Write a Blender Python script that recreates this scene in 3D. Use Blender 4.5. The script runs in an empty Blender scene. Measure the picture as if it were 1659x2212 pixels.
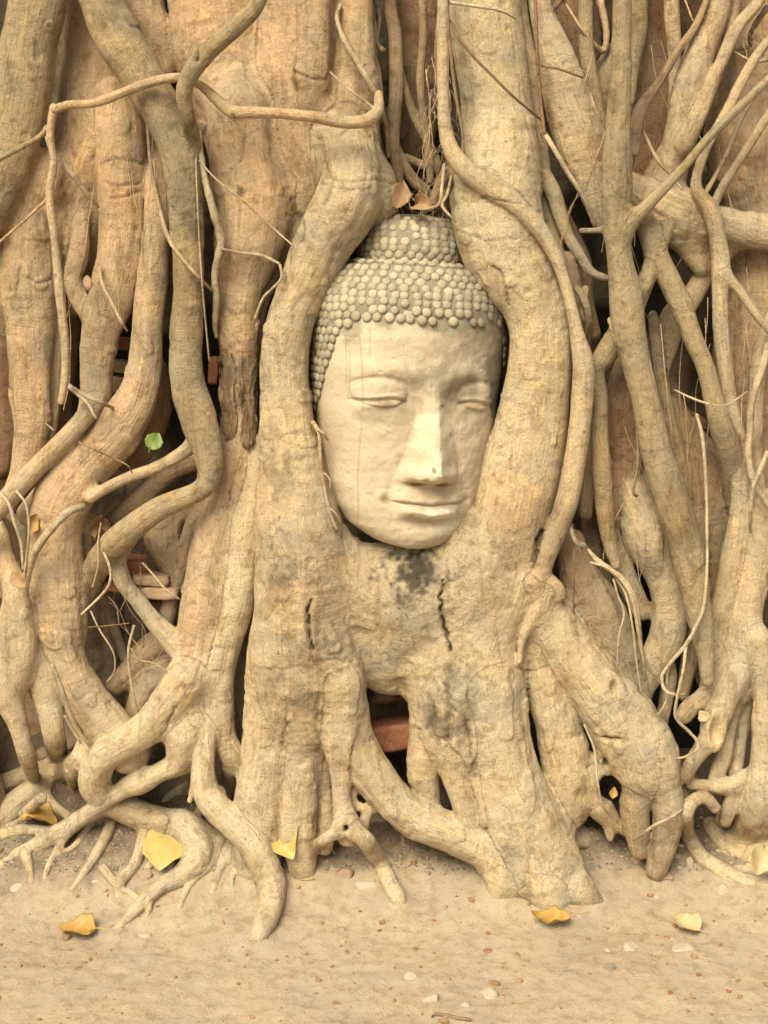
import bpy, math, random
import numpy as np
from mathutils import Vector, Matrix, noise as mnoise

# ------------------------------------------------------------------ camera, sky, sun, exposure
scene = bpy.context.scene
COL = scene.collection
CAM = np.array([0.0, -3.0, 1.35]); PITCH = math.radians(8.0); FOC = 3000.0
cam_data = bpy.data.cameras.new('camera'); cam = bpy.data.objects.new('camera', cam_data)
COL.objects.link(cam); scene.camera = cam
cam.location = CAM; cam.rotation_euler = (math.radians(90) - PITCH, 0, 0)
cam_data.sensor_fit = 'HORIZONTAL'; cam_data.sensor_width = 36.0
cam_data.lens = 36.0 * FOC / 1659.0
cam_data.clip_start = 0.05; cam_data.clip_end = 500
cam_data.dof.use_dof = True; cam_data.dof.focus_distance = 3.02; cam_data.dof.aperture_fstop = 13.0
world = bpy.data.worlds.new('World'); scene.world = world; world.use_nodes = True
SUN_EL, SUN_AZ = math.radians(47), math.radians(-26)     # azimuth measured from the camera side, negative = from the left
wn = world.node_tree; bg = wn.nodes['Background']
sky = wn.nodes.new('ShaderNodeTexSky'); sky.sky_type = 'NISHITA'; sky.sun_disc = False
sky.sun_elevation = SUN_EL; sky.sun_rotation = math.pi - SUN_AZ
sky.dust_density = 6.0; sky.air_density = 1.0; sky.ozone_density = 0.6
wn.links.new(sky.outputs[0], bg.inputs[0]); bg.inputs[1].default_value = 0.060
sd = bpy.data.lights.new('sun', 'SUN'); sun = bpy.data.objects.new('sun', sd); COL.objects.link(sun)
sd.energy = 1.5; sd.angle = math.radians(38); sd.color = (1.0, 0.90, 0.74)
sv = Vector((math.sin(SUN_AZ) * math.cos(SUN_EL), -math.cos(SUN_AZ) * math.cos(SUN_EL), math.sin(SUN_EL)))
sun.rotation_euler = sv.to_track_quat('Z', 'Y').to_euler(); sun.location = sv * 10
scene.view_settings.view_transform = 'Standard'; scene.view_settings.look = 'None'
scene.view_settings.gamma = 1.0; scene.view_settings.exposure = 1.55
scene.view_settings.use_white_balance = True
scene.view_settings.white_balance_temperature = 6850
scene.view_settings.white_balance_tint = 2

# ------------------------------------------------------------------ helpers
FW = np.array([0, math.cos(PITCH), -math.sin(PITCH)]); UP = np.array([0, math.sin(PITCH), math.cos(PITCH)])
def P(u, v, y):
    d = FW + np.array([1.0, 0, 0]) * (u - 829.5) / FOC + UP * (1106 - v) / FOC
    t = (y - CAM[1]) / d[1]
    return CAM + d * t, t / FOC
def ground_h(x, y):
    s = 0.05
    yy = np.minimum(y, 0.75)
    return 0.6 * s * np.log1p(np.exp(np.clip(yy / s, -30, 30)))
def PG(u, v, lift=0.0):
    lo, hi = -1.5, 1.2
    for _ in range(40):
        m = (lo + hi) / 2
        p, s = P(u, v, m)
        if p[2] > ground_h(p[0], m) + lift: lo = m
        else: hi = m
    p, s = P(u, v, lo)
    return p, s
_rng = np.random.RandomState(7)
_LAT = _rng.rand(32, 32, 32).astype(np.float32)
def vnoise(p, scale, seed=0):
    q = p / scale + seed * 17.31
    i = np.floor(q).astype(np.int64); f = (q - i).astype(np.float32); f = f * f * (3 - 2 * f)
    i &= 31; j = (i + 1) & 31
    x0, y0, z0 = i[:, 0], i[:, 1], i[:, 2]; x1, y1, z1 = j[:, 0], j[:, 1], j[:, 2]
    fx, fy, fz = f[:, 0], f[:, 1], f[:, 2]
    a = _LAT[x0, y0, z0] * (1 - fx) + _LAT[x1, y0, z0] * fx
    b = _LAT[x0, y1, z0] * (1 - fx) + _LAT[x1, y1, z0] * fx
    c = _LAT[x0, y0, z1] * (1 - fx) + _LAT[x1, y0, z1] * fx
    d = _LAT[x0, y1, z1] * (1 - fx) + _LAT[x1, y1, z1] * fx
    return ((a * (1 - fy) + b * fy) * (1 - fz) + (c * (1 - fy) + d * fy) * fz) * 2 - 1
def sstep(a, b, x):
    t = np.clip((x - a) / (b - a), 0, 1); return t * t * (3 - 2 * t)
def catmull(pts, step_of):
    """pts (n,m) control rows -> dense rows (Catmull-Rom on all columns)."""
    P_ = np.array(pts, float)
    if len(P_) == 2:
        P_ = np.array([P_[0], (P_[0] + P_[1]) / 2, P_[1]])
    Q = np.vstack([2 * P_[0] - P_[1], P_, 2 * P_[-1] - P_[-2]])
    out = []
    for i in range(1, len(Q) - 2):
        a, b, c, d = Q[i - 1], Q[i], Q[i + 1], Q[i + 2]
        L = np.linalg.norm(c[:3] - b[:3]); n = max(2, int(math.ceil(L / step_of(b, c))))
        for k in range(n):
            t = k / n
            out.append(0.5 * (2 * b + (c - a) * t + (2 * a - 5 * b + 4 * c - d) * t * t + (3 * b - a - 3 * c + d) * t ** 3))
    out.append(Q[-2])
    R = np.array(out); R[:, 3] = np.maximum(R[:, 3], 0.001)
    return R
def link_mesh(name, verts, faces, mat, parent=None, smooth=True, attrs=None, normals=None):
    me = bpy.data.meshes.new(name)
    verts = np.asarray(verts, np.float32)
    if isinstance(faces, np.ndarray):
        nf, k = faces.shape
        me.vertices.add(len(verts)); me.vertices.foreach_set('co', verts.ravel())
        me.loops.add(nf * k); me.loops.foreach_set('vertex_index', faces.astype(np.int32).ravel())
        me.polygons.add(nf); me.polygons.foreach_set('loop_start', np.arange(0, nf * k, k, dtype=np.int32))
        me.update(calc_edges=True)
    else:
        me.from_pydata([tuple(map(float, v)) for v in verts], [], faces)
    me.polygons.foreach_set('use_smooth', np.full(len(me.polygons), smooth))
    if attrs:
        for an, av in attrs.items():
            av = np.asarray(av, np.float32)
            if av.shape[1] == 4:
                a = me.attributes.new(an, 'FLOAT_COLOR', 'POINT'); a.data.foreach_set('color', av.ravel())
            else:
                a = me.attributes.new(an, 'FLOAT_VECTOR', 'POINT'); a.data.foreach_set('vector', av.ravel())
    if normals is not None:
        me.normals_split_custom_set_from_vertices(np.asarray(normals, float).tolist())
    me.materials.append(mat)
    o = bpy.data.objects.new(name, me); COL.objects.link(o)
    if parent is not None: o.parent = parent
    return o
def tag(o, label=None, cat=None, group=None, kind=None):
    if label: o['label'] = label
    if cat: o['category'] = cat
    if group: o['group'] = group
    if kind: o['kind'] = kind
    return o
def empty(name, loc):
    o = bpy.data.objects.new(name, None); COL.objects.link(o); o.location = loc; o.empty_display_size = 0.05
    return o

# ------------------------------------------------------------------ materials
def nt(name):
    m = bpy.data.materials.new(name); m.use_nodes = True
    n = m.node_tree; b = n.nodes['Principled BSDF']
    b.inputs['Roughness'].default_value = 0.9
    b.inputs['Specular IOR Level'].default_value = 0.25
    return m, n, b
def N(n, typ, **kw):
    o = n.nodes.new(typ)
    for k, v in kw.items():
        if k in o.inputs: o.inputs[k].default_value = v
        else: setattr(o, k, v)
    return o
def noise_tex(n, vec, scale, detail=4, rough=0.55, dist=0.0):
    t = N(n, 'ShaderNodeTexNoise', Scale=scale, Detail=detail, Roughness=rough, Distortion=dist)
    if vec is not None: n.links.new(vec, t.inputs['Vector'])
    return t.outputs['Fac']
def ramp(n, fac, a, b, v0=0.0, v1=1.0):
    m = N(n, 'ShaderNodeMapRange'); m.interpolation_type = 'SMOOTHSTEP'
    n.links.new(fac, m.inputs['Value'])
    m.inputs['From Min'].default_value = a; m.inputs['From Max'].default_value = b
    m.inputs['To Min'].default_value = v0; m.inputs['To Max'].default_value = v1
    return m.outputs['Result']
def mixc(n, fac, a, b, mode='MIX'):
    m = N(n, 'ShaderNodeMix', data_type='RGBA', blend_type=mode, clamp_factor=True)
    for i, x in ((0, fac), (6, a), (7, b)):
        if isinstance(x, (int, float)): m.inputs[i].default_value = x
        elif isinstance(x, tuple): m.inputs[i].default_value = (*x, 1) if len(x) == 3 else x
        else: n.links.new(x, m.inputs[i])
    return m.outputs[2]
def mth(n, op, a, b=0.0, c=None):
    m = N(n, 'ShaderNodeMath', operation=op)
    for i, x in enumerate((a, b) if c is None else (a, b, c)):
        if isinstance(x, (int, float)): m.inputs[i].default_value = x
        else: n.links.new(x, m.inputs[i])
    return m.outputs[0]
def vscale(n, vec, s):
    m = N(n, 'ShaderNodeVectorMath', operation='MULTIPLY'); n.links.new(vec, m.inputs[0]); m.inputs[1].default_value = s
    return m.outputs[0]
def bump(n, b, hs):
    prev = None
    for h, dist, st in hs:
        bp = N(n, 'ShaderNodeBump', Strength=st, Distance=dist); n.links.new(h, bp.inputs['Height'])
        if prev is not None: n.links.new(prev, bp.inputs['Normal'])
        prev = bp.outputs[0]
    n.links.new(prev, b.inputs['Normal'])

def bark_material():
    m, n, b = nt('fig_bark')
    tint = N(n, 'ShaderNodeAttribute', attribute_name='tint')
    flow = N(n, 'ShaderNodeAttribute', attribute_name='flow').outputs['Vector']   # x along root, y around it (m), z wrinkle amount
    geo = N(n, 'ShaderNodeNewGeometry').outputs['Position']
    col = tint.outputs['Color']
    big = noise_tex(n, geo, 9, 5, 0.6)
    mid = noise_tex(n, geo, 34, 6, 0.65, 0.6)
    fine = noise_tex(n, geo, 160, 5, 0.7)
    grain = noise_tex(n, geo, 620, 3, 0.7)
    streak = noise_tex(n, vscale(n, flow, (7, 95, 1)), 1.0, 5, 0.6, 0.4)
    streak2 = noise_tex(n, vscale(n, flow, (14, 260, 1)), 1.0, 3, 0.6, 0.6)
    ring = noise_tex(n, vscale(n, flow, (170, 9, 1)), 1.0, 5, 0.65, 0.8)
    ring2 = noise_tex(n, vscale(n, flow, (420, 26, 1)), 1.0, 3, 0.6, 0.6)
    col = mixc(n, ramp(n, big, 0.35, 0.7), col, (1.12, 1.04, 0.93), 'MULTIPLY')
    col = mixc(n, ramp(n, mid, 0.50, 0.66, 0, 0.75), col, (0.66, 0.60, 0.52), 'MULTIPLY')
    blotch = noise_tex(n, geo, 5.5, 6, 0.7, 0.8)
    col = mixc(n, ramp(n, blotch, 0.50, 0.60, 0, 0.75), col, (0.80, 0.86, 0.92), 'MULTIPLY')
    col = mixc(n, ramp(n, noise_tex(n, geo, 3.1, 5, 0.65, 0.5), 0.53, 0.64, 0, 0.7), col, (0.62, 0.57, 0.52), 'MULTIPLY')
    spk = noise_tex(n, geo, 300, 4, 0.8)
    col = mixc(n, ramp(n, spk, 0.54, 0.63, 0, 0.5), col, (0.42, 0.35, 0.28), 'MULTIPLY')
    col = mixc(n, ramp(n, spk, 0.34, 0.42, 0.3, 0), col, (1.35, 1.32, 1.25), 'MULTIPLY')
    col = mixc(n, ramp(n, mid, 0.28, 0.42, 0.4, 0), col, (1.25, 1.2, 1.1), 'MULTIPLY')
    col = mixc(n, mth(n, 'MULTIPLY', ramp(n, streak, 0.54, 0.66, 0, 0.7), tint.outputs['Alpha']), col, (1.3, 1.22, 1.02), 'MULTIPLY')
    col = mixc(n, mth(n, 'MULTIPLY', ramp(n, streak2, 0.60, 0.66, 0, 0.75), tint.outputs['Alpha']), col, (1.35, 1.25, 0.95), 'MULTIPLY')
    col = mixc(n, ramp(n, ring, 0.60, 0.70, 0, 0.25), col, (0.62, 0.52, 0.42), 'MULTIPLY')
    col = mixc(n, ramp(n, fine, 0.58, 0.68, 0, 0.75), col, (0.55, 0.48, 0.40), 'MULTIPLY')
    sm = tint.outputs['Alpha']
    rm = ramp(n, noise_tex(n, geo, 7, 3, 0.6), 0.48, 0.62)
    ringm = mth(n, 'MULTIPLY', mth(n, 'ADD', ring, mth(n, 'MULTIPLY', ring2, .4)), rm)
    crack = ramp(n, mth(n, 'ABSOLUTE', mth(n, 'SUBTRACT', noise_tex(n, vscale(n, flow, (22, 60, 1)), 1.0, 5, 0.6, 1.2), .5)), 0.0, 0.012, 1, 0)
    cm = mth(n, 'MULTIPLY', crack, ramp(n, noise_tex(n, geo, 12, 3, 0.6), 0.54, 0.62))
    col = mixc(n, mth(n, 'MULTIPLY', cm, .7), col, (0.35, 0.28, 0.22), 'MULTIPLY')
    runs = noise_tex(n, vscale(n, geo, (26, 26, 4.5)), 1.0, 6, 0.7, 0.6)
    col = mixc(n, ramp(n, runs, 0.54, 0.66, 0, 0.6), col, (0.60, 0.52, 0.44), 'MULTIPLY')
    fle = noise_tex(n, geo, 48, 6, 0.8, 1.5)
    col = mixc(n, ramp(n, fle, 0.60, 0.64, 0, 0.5), col, (1.3, 1.28, 1.22), 'MULTIPLY')
    # lichen patches and dark pits
    pit = noise_tex(n, geo, 75, 3, 0.6, 0.3)
    col = mixc(n, ramp(n, pit, 0.68, 0.74, 0, 0.75), col, (0.33, 0.27, 0.22), 'MULTIPLY')
    lich = noise_tex(n, geo, 19, 6, 0.75, 0.8)
    col = mixc(n, ramp(n, lich, 0.58, 0.66, 0, 0.6), col, (0.70, 0.74, 0.70), 'MULTIPLY')
    vor = N(n, 'ShaderNodeTexVoronoi', Scale=230.0, feature='F1'); n.links.new(geo, vor.inputs['Vector'])
    vd = vor.outputs['Distance']
    pores = ramp(n, vd, 0.10, 0.2, 0.5, 0)
    col = mixc(n, mth(n, 'MULTIPLY', pores, ramp(n, big, 0.45, 0.6)), col, (0.45, 0.38, 0.3), 'MULTIPLY')
    n.links.new(col, b.inputs['Base Color'])
    crust = noise_tex(n, geo, 55, 6, 0.75, 1.0)
    inv = mth(n, 'SUBTRACT', 1.0, tint.outputs['Alpha'])
    col = mixc(n, mth(n, 'MULTIPLY', ramp(n, crust, 0.52, 0.62), inv), col, (0.74, 0.69, 0.62), 'MULTIPLY')
    n.links.new(col, b.inputs['Base Color'])
    bump(n, b, [(mth(n, 'MULTIPLY', crust, mth(n, 'ADD', inv, 0.25)), 0.012, 0.7), (mid, 0.006, 0.4), (mth(n, 'MULTIPLY', streak, sm), 0.009, 0.6), (mth(n, 'MULTIPLY', streak2, sm), 0.003, 0.4), (ringm, 0.006, 0.6), (fle, 0.003, 0.35), (fine, 0.0035, 0.7), (spk, 0.002, 0.6), (pit, 0.006, 0.45), (grain, 0.001, 0.6)])
    return m
def simple_mat(name, c1, c2, s=30, bdist=0.004, speck=None, rough=0.9, bs=0.6):
    m, n, b = nt(name)
    tc = N(n, 'ShaderNodeTexCoord').outputs['Object']
    a = noise_tex(n, tc, s, 6, 0.65, 0.5); f = noise_tex(n, tc, s * 6, 5, 0.7)
    col = mixc(n, ramp(n, a, 0.3, 0.7), c1, c2)
    if speck: col = mixc(n, ramp(n, f, 0.58, 0.68), col, speck)
    n.links.new(col, b.inputs['Base Color']); b.inputs['Roughness'].default_value = rough
    bump(n, b, [(a, bdist, bs), (f, bdist * 0.35, bs)])
    return m
def stone_head_material():
    m, n, b = nt('weathered_sandstone')
    tint = N(n, 'ShaderNodeAttribute', attribute_name='tint').outputs['Color']
    tc = N(n, 'ShaderNodeTexCoord').outputs['Object']
    a = noise_tex(n, tc, 14, 6, 0.65, 0.4); f = noise_tex(n, tc, 120, 6, 0.75); g = noise_tex(n, tc, 700, 3, 0.7)
    blot = noise_tex(n, tc, 40, 6, 0.7, 0.8)
    col = mixc(n, ramp(n, a, 0.35, 0.7, 0, 0.6), tint, (0.90, 0.84, 0.76), 'MULTIPLY')
    col = mixc(n, ramp(n, blot, 0.60, 0.72, 0, 0.5), col, (0.84, 0.80, 0.70), 'MULTIPLY')
    col = mixc(n, ramp(n, f, 0.66, 0.76, 0, 0.5), col, (0.62, 0.55, 0.45), 'MULTIPLY')
    n.links.new(col, b.inputs['Base Color']); b.inputs['Roughness'].default_value = 0.85
    pk = noise_tex(n, tc, 60, 4, 0.6)
    col = mixc(n, ramp(n, pk, 0.64, 0.74, 0, 0.4), col, (0.72, 0.66, 0.55), 'MULTIPLY')
    n.links.new(col, b.inputs['Base Color'])
    bump(n, b, [(a, 0.010, 0.4), (blot, 0.005, 0.5), (pk, 0.003, 0.4), (f, 0.002, 0.6), (g, 0.0006, 0.6)])
    return m
def ground_material():
    m, n, b = nt('sandy_soil')
    geo = N(n, 'ShaderNodeNewGeometry').outputs['Position']
    tint = N(n, 'ShaderNodeAttribute', attribute_name='tint').outputs['Color']
    big = noise_tex(n, geo, 5, 5, 0.6, 0.4); mid = noise_tex(n, geo, 30, 6, 0.7, 0.4)
    fine = noise_tex(n, geo, 190, 5, 0.75); grain = noise_tex(n, geo, 800, 3, 0.7)
    col = mixc(n, ramp(n, big, 0.35, 0.7, 0, 0.7), tint, (1.12, 1.05, 0.95), 'MULTIPLY')
    col = mixc(n, ramp(n, mid, 0.48, 0.64, 0, 0.8), col, (0.76, 0.70, 0.62), 'MULTIPLY')
    col = mixc(n, ramp(n, fine, 0.60, 0.72, 0, 0.6), col, (0.66, 0.57, 0.48), 'MULTIPLY')
    col = mixc(n, ramp(n, fine, 0.25, 0.36, 0.5, 0), col, (1.2, 1.2, 1.15), 'MULTIPLY')
    g2 = noise_tex(n, geo, 420, 4, 0.8)
    col = mixc(n, ramp(n, g2, 0.55, 0.64, 0, 0.75), col, (0.52, 0.45, 0.38), 'MULTIPLY')
    col = mixc(n, ramp(n, g2, 0.34, 0.42, 0.5, 0), col, (1.3, 1.28, 1.22), 'MULTIPLY')
    sp = noise_tex(n, geo, 95, 2, 0.5)
    col = mixc(n, ramp(n, sp, 0.76, 0.79), col, (0.30, 0.12, 0.06))
    n.links.new(col, b.inputs['Base Color']); b.inputs['Roughness'].default_value = 0.97
    bump(n, b, [(mid, 0.012, 0.5), (fine, 0.004, 0.7), (grain, 0.001, 0.6)])
    return m
M_bark = bark_material(); M_head = stone_head_material(); M_ground = ground_material()
M_brick = simple_mat('old_brick', (0.24, 0.085, 0.045), (0.30, 0.14, 0.08), 25, 0.005, (0.45, 0.33, 0.22))
M_brickpale = simple_mat('worn_brick', (0.36, 0.22, 0.14), (0.42, 0.31, 0.21), 25, 0.006, (0.26, 0.15, 0.09))
M_darkstone = simple_mat('dark_laterite', (0.10, 0.055, 0.035), (0.17, 0.10, 0.06), 40, 0.01, (0.24, 0.15, 0.10))
M_stone = simple_mat('pale_stone', (0.36, 0.30, 0.22), (0.42, 0.35, 0.265), 30, 0.005, (0.36, 0.28, 0.19))
M_stonepink = simple_mat('pinkish_stone', (0.285, 0.192, 0.130), (0.322, 0.236, 0.167), 30, 0.005, (0.36, 0.22, 0.14))
M_stonegrey = simple_mat('grey_stone', (0.161, 0.143, 0.105), (0.223, 0.192, 0.143), 30, 0.005, (0.20, 0.17, 0.12))
M_crumb = simple_mat('brick_crumbs', (0.34, 0.17, 0.10), (0.42, 0.32, 0.22), 60, 0.002)
def leaf_mat(name, c1, c2, spot):
    m = simple_mat(name, c1, c2, 22, 0.002, spot, 0.55, 0.35)
    n = m.node_tree; b = n.nodes['Principled BSDF']
    b.inputs['Specular IOR Level'].default_value = 0.4
    return m
M_leafY = leaf_mat('yellow_leaf', (0.36, 0.27, 0.075), (0.42, 0.33, 0.13), (0.42, 0.24, 0.06))
M_leafO = leaf_mat('orange_leaf', (0.347, 0.186, 0.037), (0.384, 0.260, 0.087), (0.34, 0.16, 0.05))
M_leafB = leaf_mat('dry_leaf', (0.223, 0.124, 0.056), (0.285, 0.180, 0.093), (0.22, 0.12, 0.06))
M_leafT = leaf_mat('tan_leaf', (0.360, 0.267, 0.124), (0.409, 0.322, 0.186), (0.40, 0.22, 0.09))
M_leafG = leaf_mat('green_leaf', (0.10, 0.15, 0.028), (0.14, 0.19, 0.04), (0.20, 0.25, 0.05))

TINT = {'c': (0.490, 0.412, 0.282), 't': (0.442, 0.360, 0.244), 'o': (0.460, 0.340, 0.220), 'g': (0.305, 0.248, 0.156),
        'r': (0.235, 0.142, 0.084), 'k': (0.022, 0.017, 0.014), 'b': (0.260, 0.188, 0.119)}  # k: near-black, shade of the gaps painted into the backing wood

# ------------------------------------------------------------------ the tree: roots traced as tapering limbs, smoothly fused
tree = empty('fig_tree', (0, 0.3, 0))
tag(tree, 'old strangler fig with tangled pale brown roots wrapped around the carved stone head', 'tree')
G = 'g'
# (name, tint, axis depth y, depth aspect, blend mid, blend start, blend end, [(u, v, r[, y])...])
ROOTS = []
def R(name, tint, y, asp, ks, pts): ROOTS.append((name, tint, y, asp, (ks[0] * (.55 if ks[0] < 24 else 1), ks[1], ks[2]), pts))
# --- backing mass of the trunk: broad fused stems far behind, tinted near-black as painted gap shade
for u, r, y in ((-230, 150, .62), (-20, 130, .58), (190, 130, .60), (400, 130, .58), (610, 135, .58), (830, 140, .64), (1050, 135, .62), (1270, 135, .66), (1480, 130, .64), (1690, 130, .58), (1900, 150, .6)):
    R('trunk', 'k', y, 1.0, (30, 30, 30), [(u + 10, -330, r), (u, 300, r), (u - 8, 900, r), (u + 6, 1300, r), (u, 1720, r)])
# --- top left
R('trunk', 'o', .30, .8, (25, 25, 25), [(230, -300, 84), (222, 60, 80), (215, 180, 86), (212, 300, 92), (170, 420, 95), (150, 520, 80), (150, 640, 45)])
R('root', 'g', .16, .9, (8, 25, 25), [(110, -300, 62), (80, 0, 62), (58, 120, 60), (38, 250, 58), (12, 360, 52), (-30, 460, 46), (-90, 560, 40)])
R('root', 'o', .22, .8, (12, 30, 20), [(90, 380, 60), (66, 480, 64), (62, 590, 66), (68, 700, 56), (68, 800, 48), (70, 900, 40), (62, 970, 32), (48, 1030, 26), (20, 1080, 22)])
R('root', 'r', .30, .9, (10, 20, 20), [(0, 760, 35), (5, 900, 40), (0, 1000, 35)])
R('root', 'r', .34, .9, (10, 20, 20), [(150, 640, 30), (140, 760, 28), (132, 860, 26), (128, 960, 24)])
R('root', 'o', .20, .8, (14, 30, 15), [(250, 210, 45), (262, 280, 55), (262, 360, 53), (263, 450, 52), (258, 550, 50), (240, 640, 50), (215, 720, 42), (208, 800, 37), (205, 870, 36), (185, 930, 30), (160, 990, 30), (110, 1050, 26), (60, 1110, 26)])
R('root', 'o', .22, .8, (14, 20, 25), [(190, 380, 20, .30), (178, 460, 20, .24), (172, 540, 22), (158, 600, 20), (170, 645, 20), (200, 690, 20)])
R('root', 't', .13, .9, (4, 15, 20), [(215, 830, 14, .22), (205, 870, 20, .17), (178, 908, 20), (140, 950, 22), (90, 1000, 21), (40, 1050, 22), (0, 1095, 24), (-50, 1140, 24)])
R('root', 'o', .17, .85, (10, 30, 20), [(320, 250, 20, .32), (330, 340, 24, .24), (338, 440, 28), (330, 580, 33), (318, 690, 34), (312, 790, 36), (292, 870, 44), (240, 945, 52), (180, 1010, 60), (135, 1080, 59), (120, 1170, 55), (122, 1260, 62), (130, 1340, 58), (142, 1410, 42), (175, 1490, 45), (225, 1560, 50), (280, 1625, 46)])
R('root', 'r', .28, .8, (12, 20, 20), [(335, 800, 30), (330, 880, 45), (300, 960, 40), (270, 1000, 20)])
R('root', 'g', .09, .9, (5, 20, 20), [(150, -160, 42), (218, 0, 46), (258, 90, 50), (310, 175, 48), (358, 250, 46), (388, 330, 43), (400, 430, 40), (407, 550, 34), (408, 650, 33), (402, 750, 36), (407, 830, 38), (428, 900, 40), (450, 970, 34), (452, 1030, 26), (430, 1060, 22), (385, 1080, 23), (340, 1100, 25), (285, 1140, 27), (240, 1180, 30, .12), (205, 1232, 28, .18), (175, 1290, 24, .22)])
R('root', 't', .13, .9, (8, 25, 20), [(425, 950, 22), (400, 975, 16), (340, 1010, 13), (283, 1030, 13), (233, 1053, 13), (197, 1076, 12)])
R('root', 't', .16, .9, (10, 25, 20), [(285, 1150, 22), (255, 1200, 22), (265, 1255, 20), (300, 1300, 18), (335, 1345, 20), (380, 1390, 26)])
R('root', 'b', .24, .9, (12, 20, 25), [(420, 1090, 22), (370, 1110, 35), (352, 1160, 42), (375, 1215, 36), (398, 1270, 25), (405, 1300, 20)])
R('root', 'b', .26, .9, (12, 20, 20), [(430, 990, 25), (380, 1010, 24), (330, 1050, 22), (290, 1090, 22), (250, 1120, 20)])
R('root', 'b', .27, .9, (15, 20, 25), [(395, 1380, 40), (330, 1400, 34), (290, 1445, 30), (250, 1480, 25)])
R('root', 'b', .26, .9, (15, 20, 25), [(390, 1440, 35), (330, 1475, 34), (300, 1540, 32), (300, 1600, 30)])
R('root', 'b', .36, .9, (15, 20, 25), [(230, 1330, 16), (240, 1420, 14), (235, 1480, 14)])
R('root', 'b', .33, .9, (15, 20, 25), [(215, 1270, 14), (238, 1330, 12), (262, 1400, 12), (290, 1470, 12)])
# --- far left low
R('root', 't', .14, .9, (10, 20, 20), [(-10, 1120, 16, .26), (15, 1210, 20, .19), (38, 1290, 32), (38, 1360, 42), (35, 1430, 45), (20, 1500, 32), (40, 1570, 22), (60, 1640, 18, .17), (76, 1690, 13, G), (84, 1715, 8, G)])
R('root', 't', .17, .9, (10, 25, 20), [(45, 1400, 30), (85, 1440, 36), (105, 1510, 32), (118, 1590, 26), (126, 1640, 20, G), (130, 1680, 12, G)])
R('root', 'g', .24, .9, (10, 20, 20), [(-20, 1080, 20), (20, 1110, 14), (50, 1140, 14), (60, 1200, 14)])
R('root', 'g', .25, .9, (10, 20, 20), [(-20, 1190, 30), (10, 1230, 24), (15, 1280, 20)])
# --- big trunk T, centre left
R('trunk', 'o', .26, .75, (22, 30, 25), [(480, -300, 110), (470, 0, 108), (485, 130, 105), (520, 240, 100), (540, 330, 92), (545, 420, 88)])
R('root', 'o', .17, .8, (18, 60, 30), [(520, 240, 70), (528, 340, 75), (548, 420, 82), (545, 510, 78), (522, 610, 52), (515, 700, 45), (514, 800, 42), (516, 900, 38), (510, 975, 38), (495, 1050, 46), (480, 1130, 50), (462, 1220, 58), (450, 1310, 62), (435, 1400, 54), (425, 1490, 48), (412, 1570, 46), (400, 1640, 34)])
R('root', 'c', .16, .85, (10, 30, 25), [(560, 960, 22), (552, 1040, 30), (532, 1120, 42), (520, 1200, 42), (505, 1290, 46), (482, 1380, 42), (470, 1460, 40), (470, 1540, 36), (480, 1600, 22), (505, 1640, 16)])
R('root', 't', .22, .8, (10, 30, 25), [(600, 520, 40), (580, 590, 30), (558, 660, 22), (552, 730, 18), (556, 800, 14)])
R('root', 'b', .27, .9, (12, 20, 20), [(540, 1330, 30), (520, 1430, 38), (508, 1520, 38), (505, 1600, 30), (520, 1690, 26)])
R('trunk', 'o', .22, .75, (22, 30, 30), [(650, -300, 95), (650, 0, 92), (640, 120, 90), (640, 220, 92), (660, 310, 92), (680, 380, 70)])
R('root', 'o', .14, .8, (9, 20, 40), [(676, -300, 38), (677, 0, 38), (677, 90, 38), (674, 160, 40), (680, 185, 33), (672, 215, 26)])
R('root', 'o', .19, .8, (12, 20, 45), [(768, -300, 45), (765, 0, 42), (765, 110, 45), (760, 200, 52), (745, 280, 66), (745, 350, 70), (765, 410, 70)])
R('root', 't', .16, .85, (18, 60, 60), [(740, 300, 60), (752, 360, 66), (790, 405, 66), (810, 432, 52), (826, 430, 36)])
R('root', 't', .11, .9, (16, 60, 60), [(750, 210, 46, .21), (754, 300, 58, .165), (762, 375, 66, .13), (748, 440, 72), (712, 500, 68), (678, 565, 60), (648, 635, 52), (622, 700, 50), (612, 780, 52), (615, 860, 54), (622, 940, 62), (634, 1020, 76), (642, 1100, 92), (648, 1180, 98), (650, 1260, 100), (648, 1330, 98), (651, 1400, 100), (655, 1470, 102), (655, 1540, 94, .13), (656, 1600, 76, .17), (656, 1690, 56, .21)])
R('root', 't', .20, .9, (14, 30, 30), [(640, 420, 40), (655, 480, 26), (640, 520, 18)])
# toes of the left foot
R('root', 't', .115, .9, (5, 60, 20), [(612, 1400, 62), (598, 1480, 60), (588, 1560, 60), (578, 1640, 58), (564, 1720, 57), (556, 1790, 56), (556, 1850, 54), (560, 1900, 44)])
R('root', 't', .10, .9, (4, 50, 20), [(646, 1480, 48), (648, 1560, 46), (649, 1640, 44), (645, 1720, 43), (642, 1790, 41), (650, 1850, 35), (655, 1895, 26)])
R('root', 't', .12, .9, (9, 30, 15), [(698, 1520, 44), (696, 1600, 34), (694, 1660, 24), (700, 1710, 20), (706, 1770, 22), (700, 1830, 18)])
R('root', 't', .06, .9, (7, 50, 20), [(735, 1480, 52), (738, 1560, 46), (738, 1620, 36), (736, 1665, 24), (738, 1720, 20), (748, 1780, 25), (752, 1810, 22, .07)])
R('root', 't', .05, .9, (8, 20, 15), [(748, 1775, 22), (722, 1800, 15), (700, 1815, 14), (680, 1835, 12, G), (655, 1862, 10, G)])
R('root', 't', .05, .9, (8, 20, 15), [(750, 1780, 24), (790, 1815, 22), (818, 1860, 20, G), (836, 1900, 20, G), (856, 1935, 20, G), (866, 1955, 16, G)])
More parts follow.
